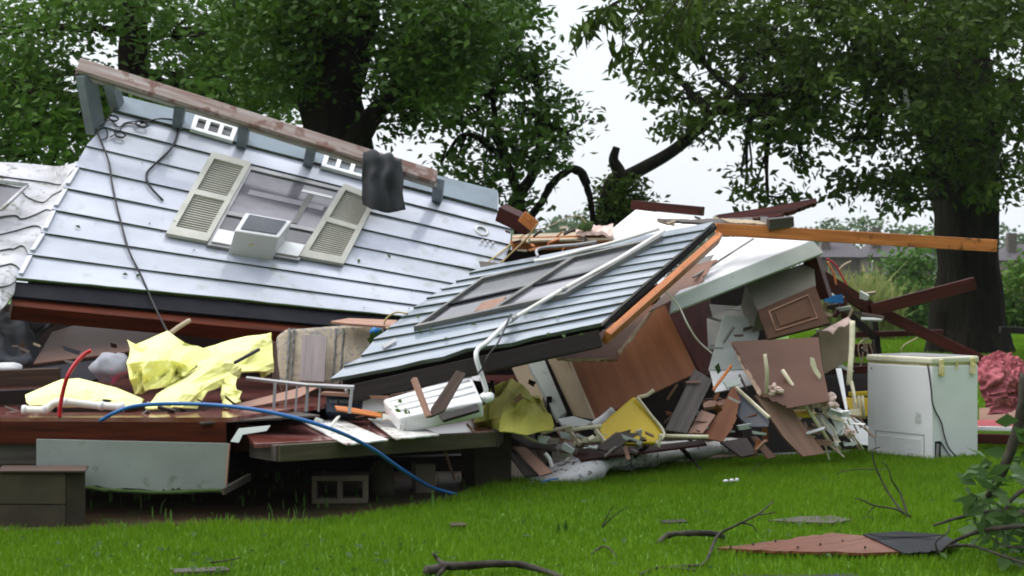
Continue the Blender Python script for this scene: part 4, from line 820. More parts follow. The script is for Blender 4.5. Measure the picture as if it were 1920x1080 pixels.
board('pale_board', 'pale boards in the gap left of the ribbed panel', 'board', [(668, 730, 11.9), (770, 712, 12.0), (800, 728, 11.8), (700, 748, 11.7)], 'tan', .01)
pbeam('upright_stick', 'narrow upright brown stick in front of the ribbed panel', 'stick', (776, 710, 10.85), (804, 782, 10.7), .035, .035, 'pinkwood')
board('brown_plank', 'dark brown plank leaning diagonally on the ribbed panel', 'plank', [(856, 694, 10.95), (874, 700, 10.95), (834, 770, 10.75), (806, 782, 10.7), (808, 765, 10.75)], 'brownwood', .02)
board('dark_plank', 'dark brown plank wedged under the right end of the ribbed panel', 'plank', [(822, 778, 10.95), (895, 756, 10.9), (898, 768, 10.85), (830, 788, 10.8)], 'darkwood', .02)
V, T, rn = leafcloud(np.array([tuple(P(x, y, 10.7)) for x, y in ((740, 768), (755, 770), (754, 748), (714, 774), (762, 775))]), .012, 3, .045, rng, aspect=.6)
tag(rawmesh('leafy_sprig', V, T, LEAF('sprig_leaf', (.05, .11, .02), (.12, .22, .05)), rn), 'green leafy sprig in front of the ribbed panel', 'sprig')
pbeam('wood_batten', 'long pale batten running under the slanting section', 'batten', (885, 702, 11.9), (1030, 652, 12.2), .03, .03, 'pinkwood')
foam('olive yellow foam heap under the slanting section', [[(925, 722, 12.1), (960, 712, 12.2), (990, 735, 12.2), (1010, 745, 12.2)], [(905, 760, 11.9), (950, 740, 11.9), (990, 752, 11.9), (1025, 770, 12.0)], [(888, 785, 11.7), (940, 780, 11.6), (985, 775, 11.7), (1040, 792, 11.8)], [(900, 800, 11.7), (940, 806, 11.5), (985, 818, 11.5), (1030, 808, 11.7)]], 9, 'foamgreen', amp=.13, freq=3)
one('left_under_void', 'dark interior wall board behind the olive foam', 'board', slab([P(870, 560, 15.2), P(1420, 520, 15.2), P(1480, 860, 15.2), P(940, 840, 15.2)], .03), 'darkwood')  # dark filler sheet, gives the shade behind the foam and cupboard

# ------------------------------------------------------------------ roof and right rubble
board('ceiling_board', 'bright white ceiling panel at the top of the pile, left of the orange rafter', 'panel', [(1085, 480, 14.2), (1192, 393, 15.0), (1345, 412, 14.8), (1330, 430, 14.3), (1150, 500, 13.8)], 'clean', .02)
pbeam('dark_beam', 'dark red brown beam lying on the white ceiling panel', 'beam', (1188, 384, 14.6), (1316, 396, 14.2), .1, .08, 'redwood')
board('splintered_beam', 'tapering dark red splintered beam pointing up right', 'beam', [(1345, 402, 14.3), (1440, 388, 14.3), (1530, 371, 14.4), (1533, 379, 14.4), (1470, 400, 14.3), (1430, 418, 14.2), (1345, 416, 14.2)], 'redwood', .06, jag=[3, 4], amp=.01)
one('orange_rafter', 'long bright orange rafter sticking out horizontally toward the big tree', 'rafter', beam(P(1342, 430, 13.1), P(1868, 461, 13.3), .045, .10), 'orange', bevel=.004)
pbeam('wood_block', 'dark block sitting on the orange rafter', 'block', (1440, 420, 13.1), (1486, 415, 13.15), .06, .085, 'greydark', roll=.2)
board('shingle_scrap', 'thin splintered roof strips lying along the orange rafter', 'scrap', [(1232, 409, 13.6), (1300, 411, 13.5), (1440, 406, 13.3), (1442, 418, 13.2), (1360, 420, 13.2), (1240, 413, 13.5)], 'greydark', .02, jag=[0, 1, 3, 4], amp=.012)
board('shingle_scrap', 'yellowish splinter on top of the orange rafter', 'scrap', [(1350, 409, 13.3), (1420, 413, 13.2), (1440, 420, 13.15), (1370, 417, 13.2)], 'beige', .02, jag=[0, 2], amp=.008)
board('lining_board', 'white roof lining panel behind the orange rafter', 'panel', [(1335, 445, 14.0), (1440, 444, 14.3), (1520, 452, 14.2), (1345, 545, 12.95), (1265, 560, 12.9)], 'clean', .012, bevel=.002)
part('seam', bpy.data.objects['lining_board'], beam(P(1300, 520, 13.0), P(1412, 448, 13.9), .02, .012), 'greyboard', label='dark seam')
sl = thing('white_slab', 'long off white counter slab sloping up right over the cabinet', 'slab', P(1400, 540, 12.9))
SA, SB, SC, SD = P(1264, 556, 12.75), P(1524, 450, 13.5), P(1545, 474, 13.45), P(1258, 586, 12.7)
part('front_edge', sl, slab([SA, SB, SC, SD], .05), 'offwhite', bevel=.006)
part('top', sl, slab([SA + Vector((0, .002, .004)), SB + Vector((0, .002, .004)), P(1440, 447, 14.1), P(1300, 520, 13.3)], .03), 'white')
board('torn_board', 'torn brown fibreboard flap lying on the left part of the white slab', 'board', [(1215, 585, 12.8), (1290, 500, 13.2), (1345, 485, 13.3), (1300, 545, 12.9), (1262, 562, 12.7)], 'tan', .01, jag=[2, 3], amp=.02)
board('tar_paper', 'grey tar paper patch between orange stud and white slab', 'paper', [(1225, 555, 13.1), (1290, 490, 13.5), (1340, 476, 13.6), (1310, 525, 13.2), (1250, 560, 12.9)], 'greyboard', .006)
pbeam('timber_offcut', 'dark red timber under the right end of the white slab', 'timber', (1520, 480, 13.6), (1545, 560, 13.6), .12, .14, 'redwood', roll=.4)
# cabinet with raised door
cb = thing('kitchen_cabinet', 'hanging kitchen cabinet with tan raised panel door under the white slab', 'cabinet', P(1480, 600, 13.2))
part('side', cb, slab([P(1398, 530, 13.4), P(1525, 488, 13.6), P(1530, 536, 13.4), P(1420, 582, 13.2)], .3), 'cabgrey', bevel=.004, label='plain beige green cabinet side')
dr = [P(1420, 581, 13.15), P(1528, 535, 13.35), P(1556, 606, 13.1), P(1440, 636, 12.95)]
do = part('door', cb, slab(dr, .03), 'doortan', bevel=.006)
def dq(u, v, o=0.0):
    nn = (dr[1] - dr[0]).cross(dr[3] - dr[0]).normalized(); nn = -nn if nn.y > 0 else nn
    return dr[0].lerp(dr[1], u).lerp(dr[3].lerp(dr[2], u), v) + nn * o
rg = [dq(.16, .2, .004), dq(.84, .17, .004), dq(.84, .8, .004), dq(.16, .82, .004)]
part('raised_panel', do, tube([*rg, rg[0]], .008, 6, 0), 'tan'); part('field', do, slab([dq(.24, .28, .008), dq(.76, .26, .008), dq(.76, .72, .008), dq(.24, .74, .008)], .01), 'doortan', bevel=.004)
board('grey_board', 'pale grey green panel standing in the gap behind the mauve board', 'panel', [(1357, 590, 13.5), (1418, 598, 13.5), (1424, 625, 13.4), (1405, 692, 13.2), (1328, 694, 13.2)], 'offwhite', .012)
board('grey_board', 'dim grey boards leaning above the pale grey green panel', 'panel', [(1325, 597, 14.0), (1360, 585, 14.0), (1410, 562, 14.0), (1418, 598, 13.9), (1358, 640, 13.8), (1328, 655, 13.8)], 'greyboard', .012)
board('grey_board', 'small pale triangular board in the dark gap under the slab', 'panel', [(1330, 570, 14.2), (1395, 575, 14.2), (1338, 598, 14.1)], 'greyboard', .012)
board('white_sheet', 'white sheet lying at the foot of the pale grey green panel', 'sheet', [(1330, 692, 13.3), (1405, 694, 13.2), (1415, 720, 12.9), (1340, 735, 12.7)], 'white', .01)
pbeam('stick', 'thin orange brown stick leaning on the white sheet', 'stick', (1337, 732, 12.6), (1372, 685, 12.8), .02, .02, 'orange')
one('fallen_leaf', 'dark leaf on the pale grey green panel', 'leaf', slab([P(1340, 688, 12.9), P(1348, 680, 12.9), P(1352, 696, 12.9), P(1346, 702, 12.9)], .002), LFM)
board('olive_box', 'olive brown carton behind the mauve board', 'box', [(1535, 622, 13.5), (1592, 596, 13.6), (1597, 672, 13.5), (1545, 702, 13.4)], 'olive', .25)
part('torn_liner', bpy.data.objects['olive_box'], slab([P(*q) for q in [(1540, 620, 13.4), (1590, 594, 13.5), (1596, 600, 13.5), (1585, 612, 13.4), (1572, 612, 13.4), (1562, 626, 13.4), (1554, 620, 13.4)]], .008, jag=[2, 3, 4, 5], amp=.008), 'fluff', label='torn pale liner on the top corner')
board('mauve_board', 'large mauve brown board with torn left edge in front of the cabinet', 'board', [(1372, 640, 12.95), (1535, 632, 13.0), (1543, 690, 12.9), (1556, 752, 12.8), (1480, 765, 12.6), (1428, 742, 12.65)], 'mauve', .012, jag=[4, 5], amp=.012, seed=2)
part('torn_edge', bpy.data.objects['mauve_board'], slab([P(1369, 640, 12.94), P(1375, 640, 12.93), P(1402, 693, 12.78), P(1428, 736, 12.64), P(1424, 743, 12.64), P(1396, 697, 12.78)], .014, jag=[1, 2, 4, 5], amp=.006), 'raw', label='light torn fibre edge')
# big brown cabinet
bc = thing('brown_cupboard', 'large overturned cupboard with brown wood grain back and cream side', 'cupboard', P(1150, 790, 12.5))
part('back_panel', bc, slab([P(1060, 665, 12.75), P(1145, 640, 13.0), P(1245, 567, 13.3), P(1308, 698, 13.0), P(1240, 730, 12.8), P(1112, 786, 12.4)], .02), 'veneer', bevel=.004)
part('side_panel', bc, slab([P(1020, 660, 13.0), P(1062, 664, 12.75), P(1114, 787, 12.4), P(1075, 780, 12.6)], .02), 'beige', bevel=.003)
part('side_edge', bc, slab([P(991, 682, 12.85), P(1018, 668, 12.9), P(1062, 772, 12.55), P(1045, 785, 12.5)], .06), 'offwhite', bevel=.003, label='pale grey edge board')
part('inner_board', bc, slab([P(960, 690, 13.3), P(1000, 670, 13.3), P(1050, 780, 12.9), P(1000, 775, 13.0)], .02), 'olive')
board('torn_flap', 'torn brown board flap hanging over the top of the brown cupboard', 'board', [(1042, 672, 12.2), (1075, 640, 12.5), (1160, 600, 12.8), (1237, 565, 13.0), (1205, 610, 12.7), (1163, 660, 12.4), (1158, 675, 12.3), (1100, 676, 12.2)], 'veneer', .012, jag=[4, 6], amp=.008)
part('torn_edge', bpy.data.objects['torn_flap'], join(slab([P(1237, 563, 12.98), P(1232, 575, 12.95), P(1165, 662, 12.36), P(1156, 674, 12.26), P(1160, 658, 12.36)], .012, jag=[1, 3], amp=.008)[0], slab([P(1044, 672, 12.16), P(1158, 672, 12.26), P(1158, 678, 12.26), P(1046, 677, 12.16)], .012, jag=[2], amp=.006)[0]), 'raw', label='light torn fibre edge')
board('white_scrap', 'curled white board at the foot of the brown cupboard', 'scrap', [(1046, 785, 12.3), (1075, 780, 12.4), (1110, 790, 12.3), (1095, 800, 12.1), (1055, 797, 12.1)], 'offwhite', .02)
board('dark_board', 'dark brown board in shadow between cupboard and grey panels', 'board', [(1245, 570, 14.2), (1330, 545, 14.4), (1350, 700, 14.0), (1318, 705, 13.8)], 'redwood', .02)  # filler put in to darken this shaded gap
# yellow chair
ch = thing('kitchen_chair', 'overturned kitchen chair with bright yellow vinyl seat and cream legs', 'chair', P(1185, 832, 12.2))
part('seat', ch, slab([P(1123, 800, 12.0), P(1150, 775, 12.08), P(1188, 743, 12.2), P(1196, 745, 12.2), P(1244, 808, 12.15), P(1242, 820, 12.1), P(1230, 831, 12.05), P(1132, 833, 11.95)], .06), 'vinyl', bevel=.014)
part('piping', ch, tube([P(1194, 744, 12.17), P(1220, 778, 12.15), P(1245, 812, 12.1), P(1230, 832, 12.0)], .012, 8, 5), 'cream', smooth=True)
for q in (((1236, 817, 12.1), (1328, 819, 12.0)), ((1196, 745, 12.3), (1213, 741, 12.3), (1226, 731, 12.3)), ((1060, 808, 12.0), (1128, 798, 12.0))): part('leg', ch, tube([P(*z) for z in q], .0145, 8, 4 if len(q) > 2 else 0), 'cream', smooth=True)
part('cross_frame', ch, join(beam(P(1070, 812, 12.0), P(1088, 833, 11.9), .02, .035)[0], beam(P(1116, 806, 12.0), P(1136, 832, 11.9), .02, .035)[0], beam(P(1090, 826, 11.95), P(1124, 822, 11.95), .02, .04)[0]), 'cream', bevel=.004)
c2 = thing('chair_frame', 'cream tubular chair frame with white feet lying on its side', 'chair', P(1010, 830, 12.0))
for q in (((964, 794, 11.9), (985, 796, 11.9), (1008, 806, 11.9), (1020, 812, 12.0)), ((970, 804, 11.85), (984, 818, 11.85), (1002, 826, 11.85), (1018, 826, 11.9)), ((1020, 812, 12.0), (1040, 806, 12.0), (1066, 800, 12.0), (1074, 800, 12.0), (1072, 810, 12.0)), ((1000, 800, 12.0), (1012, 812, 12.0), (1018, 826, 12.0))): part('leg', c2, tube([P(*z) for z in q], .011, 8, 5), 'cream', smooth=True)
for q in ((962, 794, 11.9), (972, 804, 11.85)): part('foot_cap', c2, ball(P(*q), .02, .02, .018), 'plastic', smooth=True)
ptube('white_tube', 'white tube lying behind the yellow chair seat', 'tube', [(1108, 800, 12.3), (1135, 782, 12.4), (1150, 768, 12.4)], .03, 'white', n=8)
# boards around the chair
board('grey_plank', 'dark grey plank leaning up behind the yellow chair', 'plank', [(1247, 806, 12.1), (1302, 691, 12.5), (1336, 712, 12.45), (1288, 812, 12.1)], 'greydark', .02)
board('grey_plank', 'short grey plank lying in front of the yellow chair seat', 'plank', [(1112, 843, 11.85), (1155, 810, 11.9), (1198, 812, 11.9), (1150, 845, 11.8)], 'greydark', .015)
board('pink_board', 'pale pink board between grey plank and brown board', 'board', [(1290, 812, 12.2), (1315, 768, 12.4), (1342, 778, 12.4), (1318, 812, 12.2)], 'pinkwood', .012)
board('brown_board', 'brown broken board standing right of the pink board', 'board', [(1315, 820, 12.3), (1350, 770, 12.5), (1376, 718, 12.7), (1388, 750, 12.6), (1375, 800, 12.4), (1355, 828, 12.2)], 'veneer', .012, jag=[3], amp=.01)
board('shelf_board', 'tan shelf board with pale front edge behind the pink board', 'shelf', [(1318, 756, 12.8), (1340, 745, 12.8), (1368, 750, 12.8), (1366, 757, 12.7), (1320, 764, 12.7)], 'pinkwood', .03)
for i, (q, mm, lab) in enumerate([([(925, 800, 12.2), (985, 808, 12.0), (1085, 840, 11.8), (1080, 850, 11.75), (990, 838, 11.9)], 'greydark', 'long grey brown plank crossing in front of the chair frame'),
        ([(1010, 815, 12.0), (1030, 818, 12.0), (1075, 842, 11.85), (1050, 846, 11.8)], 'tan', 'tan plank lying under the chair frame'), ([(960, 838, 12.0), (985, 838, 11.9), (1036, 885, 11.6), (1012, 892, 11.6)], 'pinkwood', 'orange brown plank slanting down to the mud'),
        ([(945, 840, 12.0), (962, 842, 12.0), (1010, 890, 11.7), (985, 892, 11.7)], 'greydark', 'dark plank beside the orange brown slanting plank'), ([(1060, 842, 12.2), (1230, 834, 12.3), (1320, 824, 12.5), (1325, 832, 12.3), (1200, 848, 12.0), (1090, 862, 11.8)], 'redwood', 'dark red board lying under the yellow chair'),
        ([(1350, 828, 12.7), (1400, 820, 12.9), (1420, 850, 12.6), (1390, 856, 12.5)], 'brownwood', 'brown board lying left of the tan plank'), ([(1040, 800, 12.2), (1085, 805, 12.2), (1095, 835, 12.0), (1060, 830, 12.0)], 'pinkwood', 'pinkish board behind the cream chair frame')]):
    board('plank', lab, 'plank', q, mm, .018)
ptube('bent_pipe', 'short white bent pipe in the mud under the planks', 'pipe', [(1022, 850, 11.8), (1030, 860, 11.8), (1035, 875, 11.8)], .015, 'pvc')
# white roll on the grass
one('foam_roll', 'mud stained white padded sheet curling along the edge of the grass', 'padded sheet', sheet([[P(985, 907, 11.85), P(1050, 880, 12.1), P(1080, 858, 12.35), P(1200, 842, 12.9), P(1400, 828, 13.8)], [P(1000, 905, 11.75), P(1065, 872, 11.95), P(1110, 850, 12.2), P(1230, 842, 12.7), P(1400, 834, 13.6)],
    [P(1010, 908, 11.7), P(1080, 890, 11.75), P(1140, 868, 12.0), P(1260, 850, 12.6), P(1400, 838, 13.6)], [P(1010, 912, 11.75), P(1090, 904, 11.8), P(1150, 880, 12.1), P(1260, 858, 12.7), P(1400, 842, 13.6)]], 50, 16, .03, .05, 2.5, 4), MAT('padded', (.60, .60, .61), (.45, .44, .42), scale=(2, 2, 2), rough=.6, speck=(.07, .06, .05), sp=(.60, .66), spscale=30), smooth=True)
ptube('blue_strap', 'thin blue strap on the left tip of the padded sheet', 'strap', [(1012, 906, 11.6), (1030, 900, 11.6), (1046, 897, 11.65)], .006, 'blueplastic')
# tabletop frame, tan plank and sticks
board('metal_sheet', 'dark grey metal table leaf leaning with a pale rim', 'table leaf', [(1366, 715, 12.8), (1442, 788, 12.4), (1440, 800, 12.4), (1405, 800, 12.4), (1372, 770, 12.6)], 'dgrey', .012)
part('rim', bpy.data.objects['metal_sheet'], beam(P(1366, 714, 12.78), P(1442, 783, 12.35), .02, .02), 'cream', label='pale rim')
board('tan_plank', 'long tan plank leaning down to the grass left of the freezer', 'plank', [(1416, 741, 12.75), (1470, 738, 12.8), (1475, 752, 12.75), (1548, 850, 12.9), (1505, 856, 12.7), (1470, 820, 12.6)], 'pinkwood', .018)
ptube('round_stick', 'long cream round pole leaning to the right, standing free of the plank', 'pole', [(1467, 694, 12.75), (1566, 845, 12.9)], .0155, 'cream', sm=0)
ptube('round_stick', 'short upright cream pole in front of the mauve board', 'pole', [(1434, 664, 12.6), (1438, 700, 12.6), (1436, 742, 12.7)], .0155, 'cream')
ptube('round_stick', 'thin cream pole parallel to the long one', 'pole', [(1540, 785, 12.9), (1576, 842, 13.0)], .011, 'cream', sm=0)
ptube('round_stick', 'thin cream pole close to the freezer foot', 'pole', [(1582, 792, 13.0), (1618, 842, 13.1)], .010, 'cream', sm=0)
board('wood_offcut', 'broken cream slat hanging on the right edge of the mauve board', 'slat', [(1519, 670, 12.8), (1527, 672, 12.8), (1532, 690, 12.8), (1540, 705, 12.8), (1537, 712, 12.8), (1526, 698, 12.8), (1520, 685, 12.8)], 'cream', .01)
board('wood_offcut', 'upright white slat left of the cream post', 'slat', [(1567, 690, 13.1), (1578, 690, 13.1), (1590, 768, 12.9), (1585, 768, 12.9)], 'plastic', .01)
ptube('cream_post', 'tall cream post standing between the olive carton and the freezer', 'post', [(1598, 602, 13.3), (1597, 650, 13.25), (1594, 690, 13.2), (1592, 722, 13.2)], .023, 'cream')
ptube('cream_post', 'thinner cream spindle below the tall cream post', 'post', [(1596, 715, 13.2), (1602, 745, 13.1), (1604, 775, 13.1)], .015, 'cream')
for q, lab in (([(1545, 755, 13.2), (1570, 762, 13.2), (1628, 800, 13.3), (1628, 835, 13.2), (1600, 832, 13.1)], 'large white board sliding down behind the freezer'), ([(1550, 765, 12.95), (1562, 762, 12.95), (1580, 785, 12.9), (1584, 812, 12.9), (1574, 818, 12.9)], 'narrow white pointed shard in the splinter heap'), ([(1512, 770, 13.0), (1540, 775, 13.0), (1575, 812, 12.9), (1562, 818, 12.9)], 'white shard left of the pointed shard')):
    board('white_shard', lab, 'shard', q, 'white', .012)
chy = thing('kitchen_chair', 'yellow backed kitchen chair mostly hidden behind the left side of the freezer', 'chair', P(1615, 800, 13.9))
part('backrest', chy, slab([P(1592, 735, 13.8), P(1640, 733, 13.8), P(1640, 742, 13.8), P(1592, 743, 13.8)], .04), 'vinyl', bevel=.006)
part('seat', chy, slab([P(1580, 745, 14.0), P(1640, 745, 14.0), P(1640, 780, 13.9), P(1600, 780, 13.9)], .04), 'vinyl')
for x in (1610, 1617): part('spindle', chy, tube([P(x, 742, 13.75), P(x + 3, 785, 13.75)], .012, 8, 0), 'cream', smooth=True)
board('yellow_pad', 'yellow seat pad lying in the splinter heap', 'pad', [(1480, 768, 12.9), (1525, 765, 12.9), (1530, 776, 12.85), (1490, 780, 12.8)], 'vinyl', .03)
def fluff(label, x, y, d, s, k, mat='fluff'):
    one('insulation_tuft', label, 'insulation', ball(P(x, y, d), s * 1.5, s, s, 16, 12, 1.1, k), mat, 'pale insulation tufts')
fluff('pale insulation tuft above the tan plank', 1452, 731, 12.7, .035, 1); fluff('pinkish insulation tuft in the middle of the splinter heap', 1515, 758, 12.85, .05, 2); fluff('pale insulation tuft over the white shard', 1552, 752, 12.9, .05, 3); fluff('small pale insulation tuft at the freezer foot', 1590, 812, 12.95, .03, 4)
for i in range(14):
    x = random.uniform(1500, 1610); y = random.uniform(775, 835); d = 12.95 + random.uniform(-.1, .1)
    pbeam('splinter', 'pale wood splinter in the heap left of the freezer', 'splinter', (x, y, d), (x + random.uniform(8, 36), y + random.uniform(15, 40), d), .014, .012, random.choice(['cream', 'fluff', 'pinkwood']), 'splinters left of the freezer')
board('short_plank', 'short pale plank stub leaning in the grass', 'plank', [(1408, 818, 12.9), (1420, 818, 12.9), (1456, 856, 12.8), (1440, 860, 12.75)], 'pinkwood', .015, jag=[0], amp=.01)
pbeam('peg', 'small orange peg crossing the short pale plank', 'peg', (1423, 824, 12.7), (1413, 856, 12.7), .03, .02, 'orange')
pbeam('peg', 'upright orange post in the dark gap left of the tan plank', 'peg', (1434, 800, 13.0), (1436, 830, 13.0), .04, .03, 'orange')
board('back_filler', 'dark board in shadow behind the splinter heap', 'board', [(1380, 700, 13.9), (1640, 690, 14.2), (1640, 840, 14.0), (1400, 850, 13.6)], 'darkwood', .03)  # filler sheet painting the dark depth of the heap
pbeam('red_rail', 'red brown rail crossing behind the cream post', 'rail', (1540, 696, 13.9), (1640, 692, 14.0), .05, .06, 'redwood')
# right rafters
for a, b, h, mm, lab in (((1528, 512, 14.0), (1650, 590, 14.4), .12, 'redwood', 'dark red rafter sloping down right from the white slab'), ((1640, 580, 14.4), (1852, 682, 14.4), .10, 'redwood', 'long dark red rafter sloping down to the pink insulation'), ((1632, 582, 14.3), (1828, 531, 14.4), .11, 'redwood', 'dark red rafter pointing up right toward the big trunk'),
        ((1598, 628, 14.6), (1768, 623, 14.6), .05, 'redwood', 'thin horizontal dark red board under the crossing rafters'), ((1540, 545, 14.6), (1640, 632, 14.6), .07, 'darkwood', 'dark board behind the olive carton'), ((1545, 575, 14.2), (1625, 590, 14.3), .03, 'greydark', 'grey lath under the blue tarp'), ((1636, 590, 14.7), (1650, 700, 14.7), .14, 'darkwood', 'dark post under the rafter crossing'),
        ((1600, 690, 14.9), (1640, 690, 15.2), .10, 'redwood', 'red board behind the freezer top'), ((1550, 660, 14.9), (1640, 655, 15.0), .12, 'redwood', 'dark red board behind the cream post')):
    pbeam('rafter', lab, 'rafter', a, b, .05, h, mm)
board('blue_tarp', 'bright blue tarp scrap right of the cabinet door', 'tarp', [(1540, 556, 13.9), (1580, 552, 14.0), (1582, 568, 14.0), (1548, 568, 13.9)], 'blueplastic', .01)
for i, (q, lab) in enumerate([([(1550, 485, 14.0), (1565, 495, 14.0), (1580, 520, 14.0), (1588, 535, 14.0)], 'red cable hanging beside the right end of the white slab'), ([(1552, 490, 13.9), (1563, 512, 13.9), (1568, 535, 13.9)], 'orange cable hanging beside the red one')]):
    ptube('cable', lab, 'cable', q, .009, 'redpaint' if i == 0 else 'orange')
ptube('straw_lath', 'curved pale lath rising right of the slab end', 'lath', [(1572, 508, 14.1), (1582, 497, 14.1), (1596, 490, 14.1)], .009, 'beige')
ptube('loose_wire', 'thin white wire hanging from the orange stud across the dark gap', 'wire', [(1210, 516, 12.2), (1240, 540, 12.3), (1270, 570, 12.4), (1290, 610, 12.4), (1310, 640, 12.6), (1336, 663, 12.8)], .0065, 'pvc')
for i in range(10):
    x = random.uniform(1600, 1700); y = random.uniform(600, 660)
    ptube('straw', 'dry straw stalk under the crossing rafters', 'straw', [(x, y + 55, 14.9), (x + random.uniform(-12, 12), y + 20, 14.9), (x + random.uniform(-25, 25), y, 14.9)], .006, 'beige', 'dry straw stalks under the rafters')
# left back roof: beams behind
pbeam('rear_rafter', 'orange rafter running behind the white ceiling panel', 'rafter', (960, 458, 14.4), (1150, 452, 14.4), .05, .12, 'orange')
board('rear_deck', 'pale tan roof board edge above the rear rafter', 'board', [(960, 440, 14.6), (1150, 432, 14.9), (1150, 446, 14.3), (960, 452, 14.2)], 'beige', .02)
board('rear_dark', 'dark gap board below the rear rafter', 'board', [(930, 470, 14.5), (1180, 462, 14.5), (1180, 560, 14.5), (930, 560, 14.5)], 'darkwood', .02)  # filler sheet, dark colour for the shade under the rear roof edge
one('insulation_strip', 'pinkish insulation strip lying on the rear roof board', 'insulation', sheet([[P(1080, 440, 14.4), P(1110, 432, 14.5), P(1150, 430, 14.5)], [P(1080, 446, 14.3), P(1110, 444, 14.3), P(1150, 442, 14.3)]], 20, 8, .03, .05, 8), 'fluff')
ptube('roof_wire', 'thin wire curling above the rear roof board', 'wire', [(990, 430, 14.2), (1020, 428, 14.2), (1060, 410, 14.2), (1085, 405, 14.2), (1100, 418, 14.2)], .006, 'beige')
one('leaf_clump', 'dark leaf clump on the rear roof board', 'leaves', ball(P(1098, 424, 14.3), .06, .04, .05, 9, 6, .8, 4), 'moss')

# small clutter through the pile
rc = random.Random(77)
ZONES = [((960, 1240, 812, 850), (11.7, 12.1), 34, 'small scrap in the rubble around the yellow chair', ['pinkwood', 'tan', 'greywood', 'darkwood', 'offwhite', 'cream']),
 ((1245, 1430, 715, 840), (12.2, 12.8), 34, 'small scrap in the rubble between the chair and the tan plank', ['veneer', 'tan', 'brownwood', 'offwhite', 'mauve']),
 ((1480, 1612, 752, 838), (12.75, 13.0), 34, 'small scrap in the splinter heap left of the freezer', ['offwhite', 'fluff', 'cream', 'pinkwood', 'white']),
 ((10, 470, 752, 780), (10.35, 10.9), 20, 'small scrap on the left floor platform', ['brownwood', 'greydark', 'pinkwood', 'darkwood', 'offwhite']),
 ((480, 900, 772, 806), (10.8, 11.8), 16, 'small scrap on the porch deck', ['brownwood', 'greydark', 'pinkwood', 'whitepeel']),
 ((1200, 1470, 398, 424), (13.2, 13.7), 18, 'small splinter along the top of the orange rafter', ['beige', 'greydark', 'brownwood', 'redwood']),
 ((940, 1110, 425, 470), (13.5, 14.1), 18, 'small splinter around the rear roof board', ['beige', 'brownwood', 'orange', 'redwood']),
 ((1535, 1640, 530, 690), (13.7, 14.3), 24, 'small scrap among the red rafters', ['redwood', 'beige', 'greydark', 'offwhite', 'brownwood']),
 ((1320, 1420, 570, 735), (13.0, 13.6), 10, 'small scrap in the dark gap under the white slab', ['greyboard', 'brownwood', 'offwhite']),
 ((0, 240, 640, 735), (11.4, 11.9), 12, 'small scrap in the dark rubble at the far left', ['greydark', 'brownwood', 'felt', 'beige']),
 ((640, 1040, 700, 760), (11.5, 12.0), 14, 'small scrap in the gap under the slanting section', ['brownwood', 'tan', 'offwhite', 'darkwood'])]
for (x0, x1, y0, y1), (d0, d1), n_, lab, mm in ZONES:
    for i in range(n_):
        x, y, d = rc.uniform(x0, x1), rc.uniform(y0, y1), rc.uniform(d0, d1); a = rc.choice([rc.uniform(-.5, .5), rc.uniform(0, 3.14)]); L_ = rc.uniform(12, 46); w = rc.uniform(2, 7) if rc.random() < .6 else rc.uniform(8, 15)
        if y1 < 480: L_ *= .6; w = min(w, 5)
        ca, sa = math.cos(a), math.sin(a) * .8; q = [(-L_ / 2, -w / 2), (L_ / 2, -w / 2 * rc.uniform(.2, 1)), (L_ / 2 * rc.uniform(.7, 1), w / 2), (-L_ / 2 * rc.uniform(.7, 1), w / 2 * rc.uniform(.4, 1))]
        t1, t2 = rc.uniform(-.08, .08), rc.uniform(-.03, .03)
        pts = [P(x + u * ca - v * sa, y + u * sa + v * ca, d + t1 * u / L_ + t2 * v / w) for u, v in q]
        one('debris_scrap', lab, 'scrap', slab(pts, rc.choice([.005, .01, .02]), jag=[1, 3], amp=.006, steps=4, seed=i), rc.choice(mm), lab.replace('small ', '') + ' pieces')
for i in range(85):
    x, y = rc.uniform(20, 1880), rc.uniform(880, 1075)
    if y < 1000 and x < 900: y = rc.uniform(1000, 1075)
    p_ = G(x, y, .035); stuckleaf(p_, Vector((0, -.4, 1)).normalized(), rc.uniform(.03, .07), 200 + i, 'small dark leaf fallen on the lawn', 'leaves fallen on the lawn')

# ------------------------------------------------------------------ chest freezer
O = Vector((3.426, 13.24, 0)); U = Vector((3.018, 13.80, 0)) - O; Vv = Vector((3.889, 13.55, 0)) - O; Z_ = Vector((0, 0, 1)); U.z = Vv.z = 0
lu, lv = U.length, Vv.length; u_, v_ = U.normalized(), Vv.normalized(); nu_, nv_ = -v_, -u_
def bxx(u0, u1, v0, v1, z0, z1):
    b = [O + u_ * a + v_ * c for a, c in ((u0, v0), (u1, v0), (u1, v1), (u0, v1))]; return hexa([p + Z_ * z0 for p in b], [p + Z_ * z1 for p in b])
fz = thing('chest_freezer', 'white chest freezer standing on the lawn at the right of the rubble', 'freezer', O + u_ * lu / 2 + v_ * lv / 2)
part('cabinet', fz, bxx(0, lu, 0, lv, .01, .775), 'appliance', bevel=.012)
part('gasket', fz, bxx(.006, lu - .006, .006, lv - .006, .775, .79), 'stained')
part('lid', fz, bxx(-.008, lu + .008, -.008, lv + .008, .79, .845), MAT('lid_cream', (.70, .69, .56), (.58, .56, .40), scale=(6, 6, 6), rough=.4), bevel=.015, label='cream lid')
part('lid_recess', fz, bxx(.05, lu - .05, .05, lv - .05, .845, .850), 'metal')
part('lid_side_strip', fz, bxx(.02, .03, .04, lv - .02, .79, .80), 'metal')
for v0 in (.07, .45):
    part('hinge', fz, join(bxx(-.022, -.002, v0, v0 + .05, .70, .83), bxx(-.035, -.018, v0 + .012, v0 + .04, .69, .78)), 'stained', bevel=.006)
part('latch', fz, bxx(-.012, -.002, .28, .295, .74, .82), 'stained')
